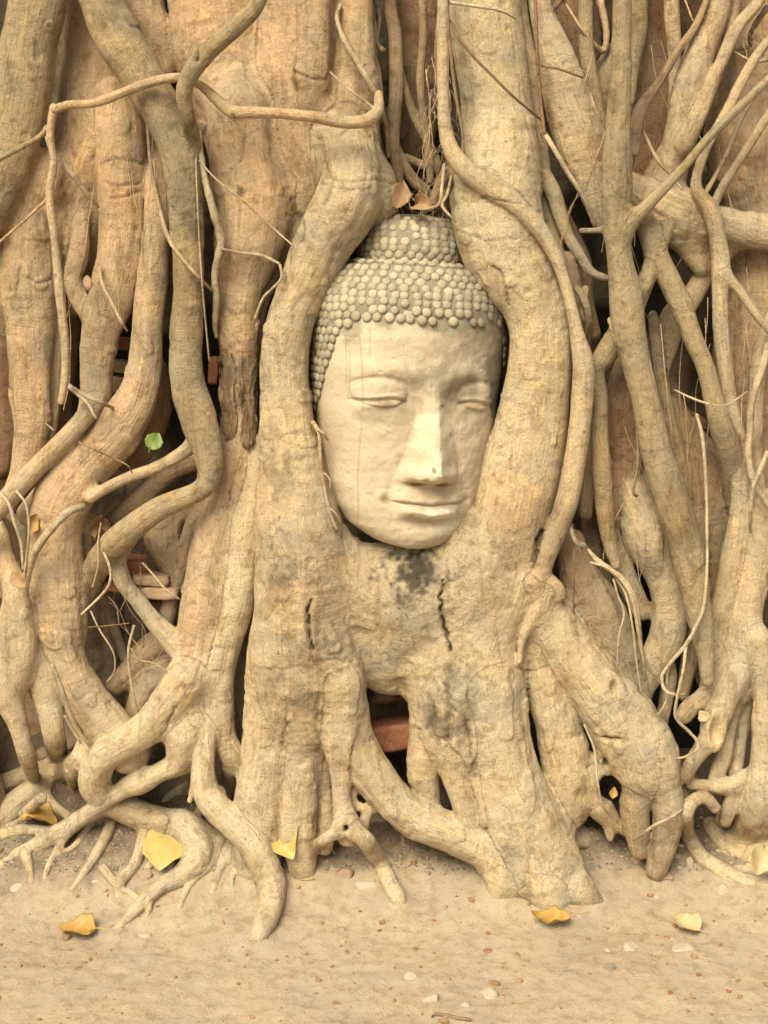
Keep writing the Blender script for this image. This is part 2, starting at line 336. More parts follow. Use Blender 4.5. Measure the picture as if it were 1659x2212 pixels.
R('root', 't', .08, .9, (8, 20, 15), [(745, 1650, 14), (762, 1668, 10), (764, 1730, 9), (790, 1752, 12), (785, 1785, 14)])
R('root', 't', .085, .95, (14, 40, 40), [(640, 1150, 60), (652, 1230, 64), (668, 1310, 68), (694, 1400, 70), (720, 1490, 68), (744, 1570, 60), (772, 1632, 52), (815, 1692, 45), (862, 1742, 43), (910, 1775, 44), (970, 1797, 42), (1040, 1828, 48), (1100, 1858, 54), (1150, 1888, 50)])
R('root', 't', .09, .9, (8, 20, 15), [(805, 1745, 8), (830, 1755, 7), (850, 1775, 8), (865, 1795, 8, G), (872, 1828, 6, G)])
# --- the lap of wood under the chin
LAP0 = len(ROOTS)
R('root', 'c', .12, .75, (30, 60, 60), [(700, 1215, 60), (760, 1235, 66), (830, 1275, 96), (910, 1290, 110), (1000, 1270, 110)])
R('root', 'c', .12, .75, (30, 60, 60), [(1020, 1150, 70), (960, 1220, 66), (900, 1260, 80)])
R('root', 'c', .155, .8, (9, 60, 14), [(890, 1300, 98), (848, 1375, 88), (834, 1435, 60), (848, 1468, 36), (886, 1478, 22)])
LAP1 = len(ROOTS)
# --- right embracing root
R('root', 'c', .17, .85, (10, 30, 50), [(1040, -300, 74), (1045, 0, 76), (1056, 100, 76), (1068, 200, 76), (1078, 300, 78), (1082, 380, 82), (1075, 440, 90)])
R('root', 'c', .13, .85, (14, 50, 60), [(1078, 330, 66), (1070, 430, 92), (1082, 500, 98), (1108, 570, 92), (1142, 630, 78), (1164, 700, 70), (1166, 790, 70), (1156, 870, 76), (1142, 960, 84), (1122, 1040, 92), (1104, 1120, 96), (1078, 1210, 104), (1046, 1300, 106), (1016, 1390, 112), (1006, 1480, 115), (1008, 1560, 112), (1020, 1600, 100)])
R('root', 'c', .08, .9, (10, 60, 40), [(1050, 1480, 70), (1075, 1580, 68), (1090, 1660, 74), (1118, 1740, 80), (1148, 1810, 84), (1172, 1870, 76), (1185, 1915, 60)])
R('root', 't', .12, .9, (8, 50, 20), [(945, 1450, 50), (930, 1540, 42), (922, 1610, 40), (915, 1670, 36), (925, 1720, 26), (930, 1750, 22)])
R('root', 't', .075, .9, (6, 50, 20), [(985, 1520, 55), (985, 1600, 42), (990, 1660, 38), (1005, 1720, 32), (1015, 1770, 24)])
R('root', 't', .045, .9, (5, 30, 15), [(1020, 1620, 16), (1030, 1690, 12), (1042, 1740, 9), (1045, 1780, 8)])
R('root', 'c', .06, .9, (10, 30, 15), [(1186, 1850, 60), (1222, 1892, 46, G), (1252, 1922, 34, G), (1284, 1952, 22, G)])
R('root', 'c', .06, .9, (10, 30, 15), [(1150, 1870, 56), (1178, 1922, 42, G), (1196, 1965, 28, G)])
R('root', 'c', .08, .9, (10, 30, 15), [(1120, 1860, 56), (1092, 1900, 42, G), (1080, 1935, 28, G)])
# --- vine root lying over the right root
R('root', 't', .055, 1.0, (4, 10, 20), [(958, -250, 12), (956, 0, 12), (956, 130, 13), (958, 240, 14), (968, 310, 17), (1000, 362, 21), (1055, 404, 24), (1115, 444, 23), (1165, 495, 20), (1205, 565, 15), (1230, 650, 14), (1244, 715, 17), (1258, 780, 24), (1258, 850, 25), (1250, 940, 24), (1238, 1020, 24), (1224, 1090, 26), (1196, 1160, 25), (1174, 1215, 22), (1158, 1270, 20, .075), (1146, 1330, 18, .11), (1138, 1390, 16, .14)])
R('root', 'b', .19, .9, (8, 20, 20), [(1225, 560, 18), (1246, 650, 20), (1262, 760, 18)])
R('root', 't', .06, 1.0, (6, 20, 8), [(1140, 1255, 16), (1180, 1252, 15), (1205, 1270, 13), (1212, 1285, 9)])
R('root', 't', .06, 1.0, (6, 12, 8), [(1188, 1268, 12), (1172, 1300, 9), (1148, 1340, 9), (1128, 1380, 8), (1122, 1430, 6)])
R('root', 't', .20, .9, (8, 20, 20), [(1122, 1290, 45), (1130, 1400, 30), (1124, 1480, 14), (1128, 1540, 10)])
# --- centre top cleft
R('trunk', 'r', .40, .8, (18, 20, 20), [(890, -300, 60), (895, 0, 60), (900, 150, 52), (905, 260, 42), (895, 340, 34)])
R('root', 'b', .26, .9, (5, 20, 10), [(835, -250, 17), (842, 0, 15), (854, 80, 15), (856, 200, 15), (850, 300, 14), (858, 370, 12), (870, 420, 10)])
R('root', 'b', .22, .9, (5, 20, 10), [(722, -200, 10), (735, 10, 10), (765, 60, 12), (800, 120, 12), (815, 180, 11), (820, 260, 9)])
R('root', 'b', .28, .9, (5, 10, 10), [(862, 140, 8), (880, 210, 10), (905, 270, 12), (935, 330, 11), (950, 375, 10), (960, 420, 8)])
R('root', 'b', .27, .9, (5, 10, 10), [(838, 240, 8), (852, 300, 9), (866, 340, 10), (890, 385, 13), (915, 410, 12), (935, 430, 8)])
R('root', 'b', .29, .9, (5, 10, 10), [(810, 260, 8), (822, 320, 8), (835, 380, 8), (840, 420, 7)])
R('root', 'b', .30, .9, (5, 10, 10), [(875, 340, 9), (915, 358, 10), (945, 372, 10)])
R('root', 'b', .17, .9, (5, 10, 20), [(935, 440, 10), (955, 390, 14), (975, 370, 16)])
# --- right of the right root
R('root', 't', .21, .85, (6, 20, 20), [(1112, -250, 16), (1122, 0, 16), (1136, 90, 17), (1152, 160, 18), (1160, 250, 15), (1166, 330, 20), (1178, 420, 20), (1196, 500, 18), (1205, 560, 14)])
R('root', 't', .18, .9, (6, 20, 15), [(1180, 380, 14), (1200, 430, 17), (1222, 500, 14), (1252, 550, 12), (1278, 588, 10), (1308, 600, 8)])
R('root', 't', .18, .8, (10, 20, 30), [(1140, -250, 16), (1165, 0, 24), (1190, 90, 36), (1215, 180, 50), (1245, 280, 52), (1272, 360, 40), (1288, 430, 30), (1300, 480, 20)])
R('root', 'b', .27, .85, (10, 20, 20), [(1200, 440, 20), (1255, 560, 22), (1258, 640, 24), (1275, 720, 22)])
R('root', 'g', .06, .95, (6, 20, 20), [(1343, -300, 21), (1343, 0, 22), (1341, 150, 24), (1336, 260, 29), (1334, 350, 33), (1333, 430, 33), (1332, 500, 30), (1340, 570, 30), (1352, 640, 36), (1358, 710, 34), (1376, 790, 30), (1398, 880, 31), (1426, 1000, 35), (1462, 1110, 37), (1490, 1220, 35), (1510, 1320, 28), (1522, 1400, 20), (1528, 1470, 14)])
R('root', 'g', .10, .95, (8, 20, 25), [(1440, 490, 16), (1418, 550, 17), (1395, 605, 20), (1368, 660, 26)])
R('root', 'g', .05, .95, (8, 8, 25), [(1700, 130, 9), (1659, 173, 10), (1539, 290, 10), (1473, 367, 11), (1413, 430, 13), (1368, 474, 18), (1345, 500, 22)])
R('root', 'g', .08, .95, (6, 8, 15), [(1255, 498, 6), (1285, 498, 7), (1325, 492, 10)])
R('root', 'g', .12, .9, (8, 25, 20), [(1345, 705, 26), (1308, 765, 26), (1288, 800, 20), (1298, 870, 17), (1296, 950, 19), (1302, 1040, 20), (1306, 1110, 19), (1318, 1180, 15), (1332, 1220, 12)])
R('root', 't', .19, .85, (12, 20, 20), [(1358, 395, 24), (1405, 435, 44), (1460, 462, 55), (1520, 478, 42), (1590, 492, 38), (1680, 505, 42), (1760, 510, 45)])
R('root', 't', .20, .8, (16, 40, 20), [(1460, 470, 50), (1490, 530, 32), (1515, 575, 22)])
R('root', 'g', .10, .95, (6, 25, 20), [(1392, 470, 22), (1412, 530, 25), (1438, 590, 24), (1468, 655, 24), (1500, 740, 22), (1522, 790, 20), (1540, 860, 20), (1556, 920, 24), (1578, 990, 28, .14), (1592, 1070, 28, .19), (1590, 1180, 24, .25)])
R('root', 't', .19, .9, (8, 20, 25), [(1560, -250, 30), (1550, 0, 30), (1516, 100, 31), (1492, 180, 35), (1470, 260, 32), (1450, 340, 26), (1432, 400, 24)])
R('root', 't', .17, .9, (8, 10, 25), [(1680, -100, 10), (1640, 0, 12), (1592, 60, 14), (1560, 130, 14), (1532, 190, 18), (1505, 250, 22), (1480, 310, 24)])
R('root', 't', .21, .9, (8, 20, 25), [(1500, 260, 16), (1482, 330, 14), (1470, 390, 12)])
R('root', 't', .24, .9, (6, 10, 15), [(1450, -250, 16), (1450, 0, 16), (1456, 100, 15), (1456, 200, 13), (1448, 280, 10)])
R('root', 'b', .16, .95, (5, 8, 15), [(1530, -10, 6), (1503, 55, 8), (1465, 110, 9), (1422, 180, 10), (1390, 225, 14), (1375, 270, 14), (1372, 330, 10)])
R('root', 't', .14, .95, (6, 10, 20), [(1700, 60, 10), (1650, 100, 10), (1605, 170, 12), (1565, 250, 12), (1530, 310, 12), (1508, 370, 12), (1505, 410, 14), (1532, 450, 20), (1547, 500, 20), (1556, 560, 22), (1556, 630, 18), (1558, 700, 17), (1568, 800, 17), (1580, 880, 18), (1596, 980, 22), (1602, 1080, 25), (1590, 1180, 28), (1568, 1280, 27), (1548, 1380, 24), (1532, 1470, 18), (1525, 1520, 16)])
R('root', 't', .13, .95, (6, 15, 8), [(1562, 590, 14), (1595, 625, 10), (1630, 675, 9), (1680, 735, 9)])
R('root', 't', .22, .9, (10, 30, 20), [(1580, 510, 30), (1530, 580, 24), (1495, 640, 24), (1455, 690, 30), (1446, 745, 20), (1440, 790, 10)])
R('trunk', 'o', .32, .8, (20, 20, 30), [(1620, -300, 70), (1625, 100, 80), (1620, 250, 95), (1625, 360, 95), (1650, 480, 80), (1650, 620, 100), (1640, 760, 95), (1630, 900, 70), (1640, 1040, 50)])
R('trunk', 'r', .36, .8, (20, 20, 30), [(1235, -300, 70), (1230, 0, 66), (1240, 120, 60), (1240, 220, 50)])
R('trunk', 'r', .38, .8, (20, 20, 30), [(1410, -300, 60), (1410, 0, 60), (1415, 150, 60), (1400, 280, 55), (1395, 380, 45)])
R('root', 'g', .27, .85, (8, 20, 20), [(1390, -200, 26), (1370, 0, 34), (1375, 60, 24), (1368, 140, 14), (1362, 220, 10)])
R('root', 'g', .30, .85, (8, 20, 20), [(1330, 120, 30), (1300, 190, 34), (1292, 260, 30), (1300, 320, 20)])
R('root', 'r', .22, .8, (10, 20, 25), [(1350, 790, 22), (1342, 870, 38), (1352, 940, 42), (1350, 1010, 30), (1340, 1080, 38), (1345, 1150, 30)])
R('root', 'b', .24, .85, (12, 20, 30), [(1440, 880, 30), (1480, 950, 44), (1520, 1030, 56), (1540, 1120, 55), (1545, 1220, 40), (1540, 1320, 26), (1535, 1420, 22)])
R('root', 'r', .25, .85, (14, 20, 30), [(1400, 960, 40), (1425, 1060, 55), (1425, 1150, 55)])
R('root', 'g', .27, .9, (6, 20, 20), [(1410, 680, 10), (1430, 760, 14), (1448, 850, 18), (1480, 900, 14), (1500, 925, 10)])
R('root', 'b', .20, .9, (6, 15, 15), [(1385, 900, 12), (1378, 980, 11), (1368, 1060, 12), (1355, 1110, 16)])
R('root', 'r', .30, .9, (10, 20, 20), [(1280, 960, 18), (1272, 1080, 20), (1280, 1180, 22), (1300, 1260, 30)])
# --- lower right
R('root', 'b', .15, .85, (10, 30, 25), [(1238, 1170, 28), (1252, 1240, 44), (1290, 1320, 62), (1330, 1400, 54), (1352, 1460, 40), (1365, 1520, 34)])
R('root', 't', .16, .85, (12, 30, 25), [(1345, 980, 26, .27), (1362, 1050, 36, .22), (1385, 1105, 42, .18), (1402, 1165, 48), (1428, 1240, 38), (1446, 1310, 36), (1440, 1370, 38), (1412, 1430, 34), (1385, 1490, 26)])
R('root', 't', .19, .85, (12, 25, 25), [(1375, 1150, 26), (1345, 1200, 24), (1360, 1260, 26), (1385, 1320, 22)])
R('root', 't', .10, .9, (12, 60, 40), [(1150, 1290, 32), (1192, 1340, 46), (1240, 1420, 56), (1290, 1490, 64), (1342, 1560, 74), (1378, 1625, 72), (1394, 1675, 50), (1402, 1705, 24, .14)])
R('root', 't', .12, .9, (6, 50, 40), [(1160, 1360, 38), (1176, 1440, 44), (1196, 1530, 50), (1216, 1610, 52), (1228, 1680, 54), (1232, 1725, 48), (1240, 1760, 30)])
R('root', 't', .09, .9, (8, 40, 8), [(1378, 1630, 44), (1370, 1690, 34), (1370, 1750, 32), (1376, 1800, 28), (1382, 1835, 22)])
R('root', 't', .08, .9, (5, 40, 8), [(1412, 1620, 48), (1434, 1690, 38), (1444, 1745, 34), (1440, 1795, 31), (1428, 1845, 27), (1418, 1882, 22)])
R('root', 't', .12, .9, (10, 30, 20), [(1345, 1620, 40), (1305, 1650, 30), (1270, 1690, 30), (1290, 1740, 28), (1322, 1770, 18), (1350, 1800, 8)])
R('root', 't', .12, .9, (10, 30, 20), [(1240, 1690, 30), (1290, 1720, 26), (1310, 1770, 14), (1318, 1810, 8)])
R('root', 't', .12, .9, (8, 30, 12), [(1430, 1620, 20), (1458, 1680, 14), (1478, 1720, 12), (1492, 1745, 8)])
R('root', 'c', .16, .8, (10, 30, 12), [(1165, 1715, 12), (1210, 1745, 12, G), (1260, 1790, 10, G), (1310, 1820, 8, G)])
R('root', 'c', .16, .8, (10, 30, 12), [(1190, 1790, 40, G), (1240, 1810, 34, G), (1280, 1815, 18, G)])
# --- bottom right tree foot
R('root', 't', .13, .9, (10, 30, 30), [(1655, 1080, 26), (1640, 1160, 30), (1624, 1250, 32), (1608, 1340, 36), (1600, 1420, 42), (1595, 1480, 40)])
R('root', 't', .11, .9, (8, 30, 12), [(1590, 1420, 24), (1556, 1465, 19), (1520, 1505, 19), (1492, 1528, 20), (1478, 1545, 20)])
R('root', 't', .09, .9, (8, 30, 12), [(1592, 1460, 28), (1568, 1510, 28), (1545, 1560, 30), (1530, 1600, 26), (1500, 1640, 18), (1478, 1680, 14)])
R('root', 't', .12, .9, (8, 30, 12), [(1600, 1470, 22), (1575, 1560, 20), (1565, 1630, 20), (1545, 1680, 16)])
R('root', 't', .09, .9, (10, 40, 20), [(1640, 1380, 25), (1650, 1470, 22), (1650, 1560, 26), (1655, 1650, 34), (1645, 1730, 44), (1615, 1800, 38, G), (1575, 1840, 24, G)])
R('root', 't', .14, .9, (8, 20, 12), [(1610, 1500, 18), (1600, 1580, 16), (1590, 1650, 18), (1580, 1720, 18), (1560, 1770, 16)])
R('root', 't', .10, .9, (8, 12, 20), [(1488, 1665, 12), (1492, 1692, 13), (1530, 1698, 15), (1570, 1700, 18), (1610, 1680, 20)])
R('root', 't', .11, .9, (8, 12, 20), [(1590, 1700, 18), (1575, 1745, 16), (1568, 1775, 13)])
R('root', 't', .10, .9, (8, 20, 12), [(1535, 1780, 18, G), (1560, 1815, 20, G), (1600, 1850, 24, G)])
R('root', 'c', .07, 1, (6, 12, 20), [(1545, 1745, 14), (1522, 1722, 15), (1496, 1732, 16), (1482, 1765, 16), (1488, 1810, 17, G), (1515, 1850, 17, G), (1556, 1878, 17, G), (1600, 1902, 17, G), (1660, 1915, 17, G), (1740, 1925, 16, G)])
R('root', 't', .10, .9, (8, 15, 20), [(1625, 1860, 22, G), (1660, 1840, 30, G), (1720, 1830, 30, G)])
R('root', 'c', .2, .9, (8, 20, 20), [(1425, 1390, 14), (1445, 1450, 18), (1440, 1510, 16), (1430, 1560, 14)])
# --- knotted roots at the left foot
R('root', 'c', .13, .95, (10, 40, 25), [(400, 1470, 46), (365, 1520, 42), (320, 1572, 38), (268, 1606, 36), (222, 1635, 34), (205, 1682, 36, .16), (228, 1724, 32, .19), (280, 1752, 31, .205), (340, 1776, 34, .205), (400, 1792, 32, .195), (450, 1822, 26, .18)])
R('root', 'c', .15, .95, (8, 30, 15), [(395, 1590, 36, .13), (385, 1645, 28, .14), (345, 1668, 22, .15), (305, 1688, 27, .155), (265, 1706, 21, .165), (225, 1735, 18, .17), (175, 1768, 18, .18), (125, 1800, 19, .175), (75, 1830, 19, .165), (30, 1855, 17, .15), (-30, 1900, 14, G)])
R('root', 'c', .15, .95, (6, 15, 10), [(252, 1722, 16, G), (242, 1765, 15, G), (232, 1800, 13, G), (208, 1845, 12, G), (182, 1885, 9, G), (150, 1930, 6, G)])
R('root', 'c', .15, .95, (6, 12, 10), [(55, 1845, 12, G), (62, 1870, 10, G), (72, 1910, 7, G)])
R('root', 'c', .18, .95, (8, 20, 15), [(180, 1600, 14), (172, 1640, 24), (130, 1668, 26, G), (85, 1698, 27, G), (40, 1730, 27, G), (0, 1765, 28, G), (-60, 1800, 28, G)])
R('root', 'c', .22, .95, (8, 20, 15), [(130, 1650, 16, G), (80, 1665, 20, G), (30, 1685, 22, G), (-30, 1710, 22, G)])
R('root', 'c', .22, .95, (8, 20, 15), [(158, 1665, 16), (155, 1700, 11, G), (148, 1732, 7, G)])
R('root', 'c', .22, .95, (8, 20, 12), [(90, 1705, 14, G), (118, 1740, 12, G), (150, 1768, 12, G)])
R('root', 'c', .13, .95, (8, 30, 15), [(395, 1785, 32, .19), (430, 1840, 34, G), (400, 1885, 26, G), (350, 1915, 18, G), (318, 1940, 16, G), (285, 1975, 12, G), (250, 2010, 7, G)])
R('root', 'c', .13, .95, (8, 12, 8), [(320, 1935, 10, G), (322, 1965, 7, G), (310, 1990, 4, G)])
R('root', 'c', .13, .95, (8, 12, 8), [(318, 1790, 22, G), (305, 1830, 14, G), (290, 1870, 13, G), (262, 1905, 13, G), (255, 1940, 8, G)])
R('root', 'c', .13, .95, (8, 8, 8), [(222, 1875, 10, G), (245, 1905, 10, G), (262, 1925, 8, G)])
R('root', 'c', .13, .95, (8, 8, 8), [(275, 1925, 9, G), (300, 1945, 10, G)])
R('root', 'c', .13, .95, (8, 20, 8), [(498, 1840, 16, G), (480, 1870, 11, G), (465, 1905, 10, G), (458, 1940, 7, G)])
R('root', 'c', .115, .95, (8, 30, 12), [(440, 1480, 30, .20), (440, 1560, 32, .155), (440, 1630, 24, .12), (438, 1680, 28, .11), (452, 1725, 30, .10), (490, 1765, 32, .09), (530, 1805, 33, .075), (562, 1850, 33, .06), (584, 1905, 33, G), (584, 1960, 29, G), (564, 2008, 23, G), (540, 2052, 15, G)])
R('root', 'c', .14, .95, (8, 20, 10), [(415, 1560, 30), (425, 1630, 14), (420, 1690, 9), (410, 1730, 6)])
R('root', 'c', .17, .95, (8, 20, 10), [(445, 1700, 20), (400, 1705, 14, G), (365, 1722, 9, G), (348, 1740, 6, G)])
R('root', 'c', .14, .95, (8, 20, 15), [(410, 1770, 14, G), (440, 1790, 12, G), (480, 1815, 12, G), (530, 1845, 12, G)])
R('root', 'c', .17, .9, (8, 20, 15), [(480, 1600, 22), (500, 1650, 22), (498, 1700, 22, G), (490, 1730, 20, G)])
R('root', 'c', .16, .9, (8, 20, 15), [(470, 1560, 20), (500, 1610, 18), (525, 1650, 20), (530, 1700, 18)])
for k_, t_, y_, pts_ in (('root', 'c', .13, [(470, 1715, 20), (432, 1758, 14, G), (395, 1812, 12, G), (372, 1858, 9, G), (366, 1890, 6, G)]),
 ('root', 'c', .17, [(120, 1800, 13), (62, 1792, 13, G), (10, 1802, 12, G), (-40, 1818, 12, G)]), ('root', 'c', .17, [(160, 1772, 12), (128, 1830, 10, G), (104, 1872, 8, G), (96, 1905, 5, G)]),
 ('root', 'c', .16, [(470, 1820, 14), (448, 1876, 11, G), (412, 1908, 9, G), (392, 1950, 7, G), (384, 1985, 5, G)]), ('root', 'c', .17, [(210, 1742, 12), (186, 1792, 9, G), (160, 1828, 7, G), (120, 1850, 5, G)]),
 ('root', 'c', .17, [(345, 1775, 16), (350, 1815, 13, G), (338, 1850, 11, G), (318, 1880, 9, G)]), ('root', 'c', .12, [(540, 1820, 14), (510, 1868, 11, G), (500, 1905, 8, G), (506, 1935, 5, G)]),
 ('root', 'c', .14, [(90, 1725, 12), (50, 1762, 12, G), (20, 1790, 11, G), (-30, 1812, 11, G)]), ('root', 'c', .06, [(1560, 1890, 10, G), (1590, 1880, 12, G), (1640, 1885, 14, G), (1700, 1890, 14, G)]),
 ('root', 't', .20, [(1600, -100, 12), (1578, 60, 12), (1535, 165, 11), (1445, 300, 10), (1400, 375, 9)]), ('root', 't', .17, [(1720, 170, 9), (1659, 250, 10), (1605, 335, 10), (1560, 405, 10), (1535, 460, 10)]),
 ('root', 'b', .22, [(1240, 700, 14), (1250, 800, 16), (1262, 900, 16), (1272, 1010, 14), (1266, 1110, 16)]), ('root', 'b', .22, [(1332, 880, 12), (1326, 990, 14), (1322, 1090, 14), (1338, 1190, 12)]),
 ('root', 'g', .20, [(1412, 690, 12), (1424, 800, 14), (1448, 910, 15), (1470, 1010, 16), (1478, 1120, 15)]), ('root', 'b', .21, [(1500, 1000, 18), (1512, 1150, 20), (1502, 1300, 20), (1488, 1430, 18), (1475, 1500, 14)]),
 ('root', 't', .19, [(1690, 640, 22), (1648, 760, 20), (1632, 880, 18), (1630, 1000, 18), (1648, 1140, 20)]), ('root', 'g', .24, [(1270, -200, 14), (1264, 60, 16), (1272, 150, 16), (1292, 240, 14), (1312, 310, 12)]),
 ('root', 'b', .20, [(1232, 1220, 16), (1222, 1320, 16), (1232, 1420, 14), (1250, 1500, 12)]), ('root', 'b', .24, [(790, -200, 12), (796, 0, 12), (806, 90, 12), (800, 170, 10), (812, 250, 9), (806, 320, 8)]),
 ('root', 'b', .27, [(905, -100, 10), (915, 60, 10), (908, 180, 9), (922, 300, 9), (930, 390, 8)]), ('root', 'o', .26, [(300, -200, 40), (312, 0, 40), (338, 80, 38), (352, 150, 26)]),
 ('root', 'o', .24, [(120, 560, 18), (128, 680, 18), (120, 790, 16), (112, 900, 16), (100, 960, 14)]), ('root', 'b', .22, [(455, 1080, 22), (418, 1140, 20), (398, 1210, 18), (372, 1290, 18), (352, 1370, 18)])):
    R(k_, t_, y_, .9, (6, 16, 12), pts_)
# long creeping hoop and thick lianas (deep enough to be part of the mass)
R('root', 'o', .03, 1, (3, 8, 8), [(118, 236, 9), (150, 226, 9), (205, 222, 9), (270, 198, 10), (325, 178, 11), (385, 168, 11), (430, 182, 10), (465, 212, 12), (500, 240, 14), (540, 243, 13), (600, 245, 11), (680, 253, 12), (740, 264, 13), (790, 261, 14), (816, 240, 12, .07), (818, 205, 10, .12)])
R('root', 'o', .07, 1, (3, 8, 8), [(116, 232, 10), (108, 290, 9), (116, 350, 9), (106, 420, 9), (116, 500, 10), (124, 580, 11), (132, 660, 11), (142, 760, 11), (140, 820, 10), (132, 868, 8)])
R('root', 'g', -.02, 1, (4, 12, 12), [(600, -120, 15, -.05), (560, 0, 17, -.04), (515, 52, 19, -.03), (455, 105, 20, -.02), (410, 160, 19, -.01), (396, 205, 18, 0), (404, 250, 16, .02), (414, 285, 16, .06), (425, 330, 14, .10)])
# dimples: (u, v, y, ru, rv, ry)
HOLES = [(1325, 1487, .045, 8, 15, .018), (1311, 1641, .085, 8, 13, .018), (1315, 1700, .11, 26, 34, .09), (300, 1694, .10, 10, 7, .03), (748, 1786, .04, 5, 8, .03),
         (1322, 1588, .06, 22, 6, .04), (1548, 1580, .055, 12, 34, .02)]
RINGS = [(1325, 1487, .055, 16, 26, 6), (1311, 1641, .09, 15, 22, 6), (1548, 1582, .066, 16, 36, 5), (866, 1442, .105, 15, 12, 6)]
VS = 0.0041
GX0, GX1, GY0, GY1, GZ0, GZ1 = -1.02, 1.02, -0.16, 0.66, -0.06, 2.30
NX, NY, NZ = int((GX1 - GX0) / VS) + 1, int((GY1 - GY0) / VS) + 1, int((GZ1 - GZ0) / VS) + 1
ax = GX0 + VS * np.arange(NX, dtype=np.float32); ay = GY0 + VS * np.arange(NY, dtype=np.float32); az = GZ0 + VS * np.arange(NZ, dtype=np.float32)
FLD = np.full((NX, NY, NZ), 0.2, np.float32); OWN = np.full((NX, NY, NZ), -1, np.int16)
MARG = 0.024
PATHS = []
def to_world(y, pts):
    out = []
    for ip, p in enumerate(pts):
        yy = p[3] if len(p) > 3 else y
        if yy == G:
            q, s = PG(p[0], p[1], p[2] * (0.62 if ip < len(pts) - 1 else -.3) / FOC * 3.0)
        else:
            q, s = P(p[0], p[1], yy)
        out.append((*q, p[2] * s))
    return out
def box(lo, hi):
    i0 = [max(0, int(math.floor((lo[k] - g) / VS))) for k, g in enumerate((GX0, GY0, GZ0))]
    i1 = [min(n, int(math.ceil((hi[k] - g) / VS)) + 1) for k, (g, n) in enumerate(((GX0, NX), (GY0, NY), (GZ0, NZ)))]
    return i0, i1
def add_root(idx, name, tint, y, asp, ks, pts):
    W = catmull(to_world(y, pts), lambda a, b: max(0.012, 0.45 * min(a[3], b[3])))
    PATHS.append((W, asp))
    r0 = float(W[0, 3]); r1 = float(W[-1, 3])
    lo = (W[:, :3] - W[:, 3:4]).min(0) - MARG; hi = (W[:, :3] + W[:, 3:4]).max(0) + MARG
    b0, b1 = box(lo, hi)
    if any(b1[k] <= b0[k] for k in range(3)): return
    sh = tuple(b1[k] - b0[k] for k in range(3))
    loc = np.full(sh, 0.2, np.float32); kk = np.full(sh, ks[0] * 0.001, np.float32)
    arc = np.concatenate([[0], np.cumsum(np.linalg.norm(np.diff(W[:, :3], axis=0), axis=1))]); LT = arc[-1]
    for i in range(len(W) - 1):
        A, B = W[i], W[i + 1]
        rm = max(A[3], B[3])
        s0, s1 = box(np.minimum(A[:3], B[:3]) - rm - MARG, np.maximum(A[:3], B[:3]) + rm + MARG)
        s0 = [max(s0[k], b0[k]) for k in range(3)]; s1 = [min(s1[k], b1[k]) for k in range(3)]
        if any(s1[k] <= s0[k] for k in range(3)): continue
        dx = (ax[s0[0]:s1[0]] - A[0])[:, None, None]; dy = ((ay[s0[1]:s1[1]] - A[1]) / asp)[None, :, None]; dz = (az[s0[2]:s1[2]] - A[2])[None, None, :]
        e = (B[:3] - A[:3]) * np.array([1, 1 / asp, 1]); L2 = float(e @ e) + 1e-12
        t = np.clip((dx * e[0] + dy * e[1] + dz * e[2]) / L2, 0, 1).astype(np.float32)
        d = np.sqrt((dx - t * e[0]) ** 2 + (dy - t * e[1]) ** 2 + (dz - t * e[2]) ** 2) - (A[3] + (B[3] - A[3]) * t)
        sl = tuple(slice(s0[k] - b0[k], s1[k] - b0[k]) for k in range(3))
        cur = loc[sl]; m = d < cur
        cur[m] = d[m]
        s = arc[i]; w0 = math.exp(-(s / (2.2 * r0 + 0.02)) ** 2); w1 = math.exp(-((LT - s) / (2.2 * r1 + 0.02)) ** 2)
        kv = 0.001 * (ks[0] + (ks[1] - ks[0]) * w0 + (ks[2] - ks[0]) * w1)
        kk[sl][m] = kv
    gs = tuple(slice(b0[k], b1[k]) for k in range(3))
    F = FLD[gs]; O = OWN[gs]
    O[loc < F] = idx
    h = np.maximum(kk - np.abs(loc - F), 0) / kk
    np.minimum(F, loc, out=F); F -= h * h * kk * 0.25
for i, r in enumerate(ROOTS): add_root(i, *r)
for (u, v, y, ru, rv, r) in RINGS:       # raised lips round healed knots
    c, s = P(u, v, y); lo = c - (rv + r) * s - MARG; b0, b1 = box(lo, c + (rv + r) * s + MARG)
    gs = tuple(slice(b0[k], b1[k]) for k in range(3)); F = FLD[gs]
    X = (ax[gs[0]] - c[0])[:, None, None] / (ru * s); Y = (ay[gs[1]] - c[1])[None, :, None]; Z = (az[gs[2]] - c[2])[None, None, :] / (rv * s)
    q = (np.sqrt(X * X + Z * Z) - 1) * (min(ru, rv) * s); d = np.sqrt(q * q + Y * Y) - r * s
    k = 0.014; h = np.maximum(k - np.abs(d - F), 0) / k; np.minimum(F, d, out=F); F -= h * h * k * 0.25
for (u, v, y, ru, rv, ry) in HOLES:
    c, s = P(u, v, y); e = np.array([ru * s, ry, rv * s]); b0, b1 = box(c - e - 0.012, c + e + 0.012)
    gs = tuple(slice(b0[k], b1[k]) for k in range(3)); F = FLD[gs]
    q = np.sqrt(((ax[gs[0]] - c[0]) / e[0])[:, None, None] ** 2 + ((ay[gs[1]] - c[1]) / e[1])[None, :, None] ** 2 + ((az[gs[2]] - c[2]) / e[2])[None, None, :] ** 2)
    d = -(q - 1) * float(min(e)); k = 0.008
    h = np.maximum(k - np.abs(d - F), 0) / k; np.maximum(F, d, out=F); F += h * h * k * 0.25
# keep the wood from swelling through the carved head: hollow seat for it
FLD[0] = 0.1; FLD[-1] = 0.1; FLD[:, 0] = 0.1; FLD[:, -1] = 0.1; FLD[:, :, 0] = 0.1; FLD[:, :, -1] = 0.1

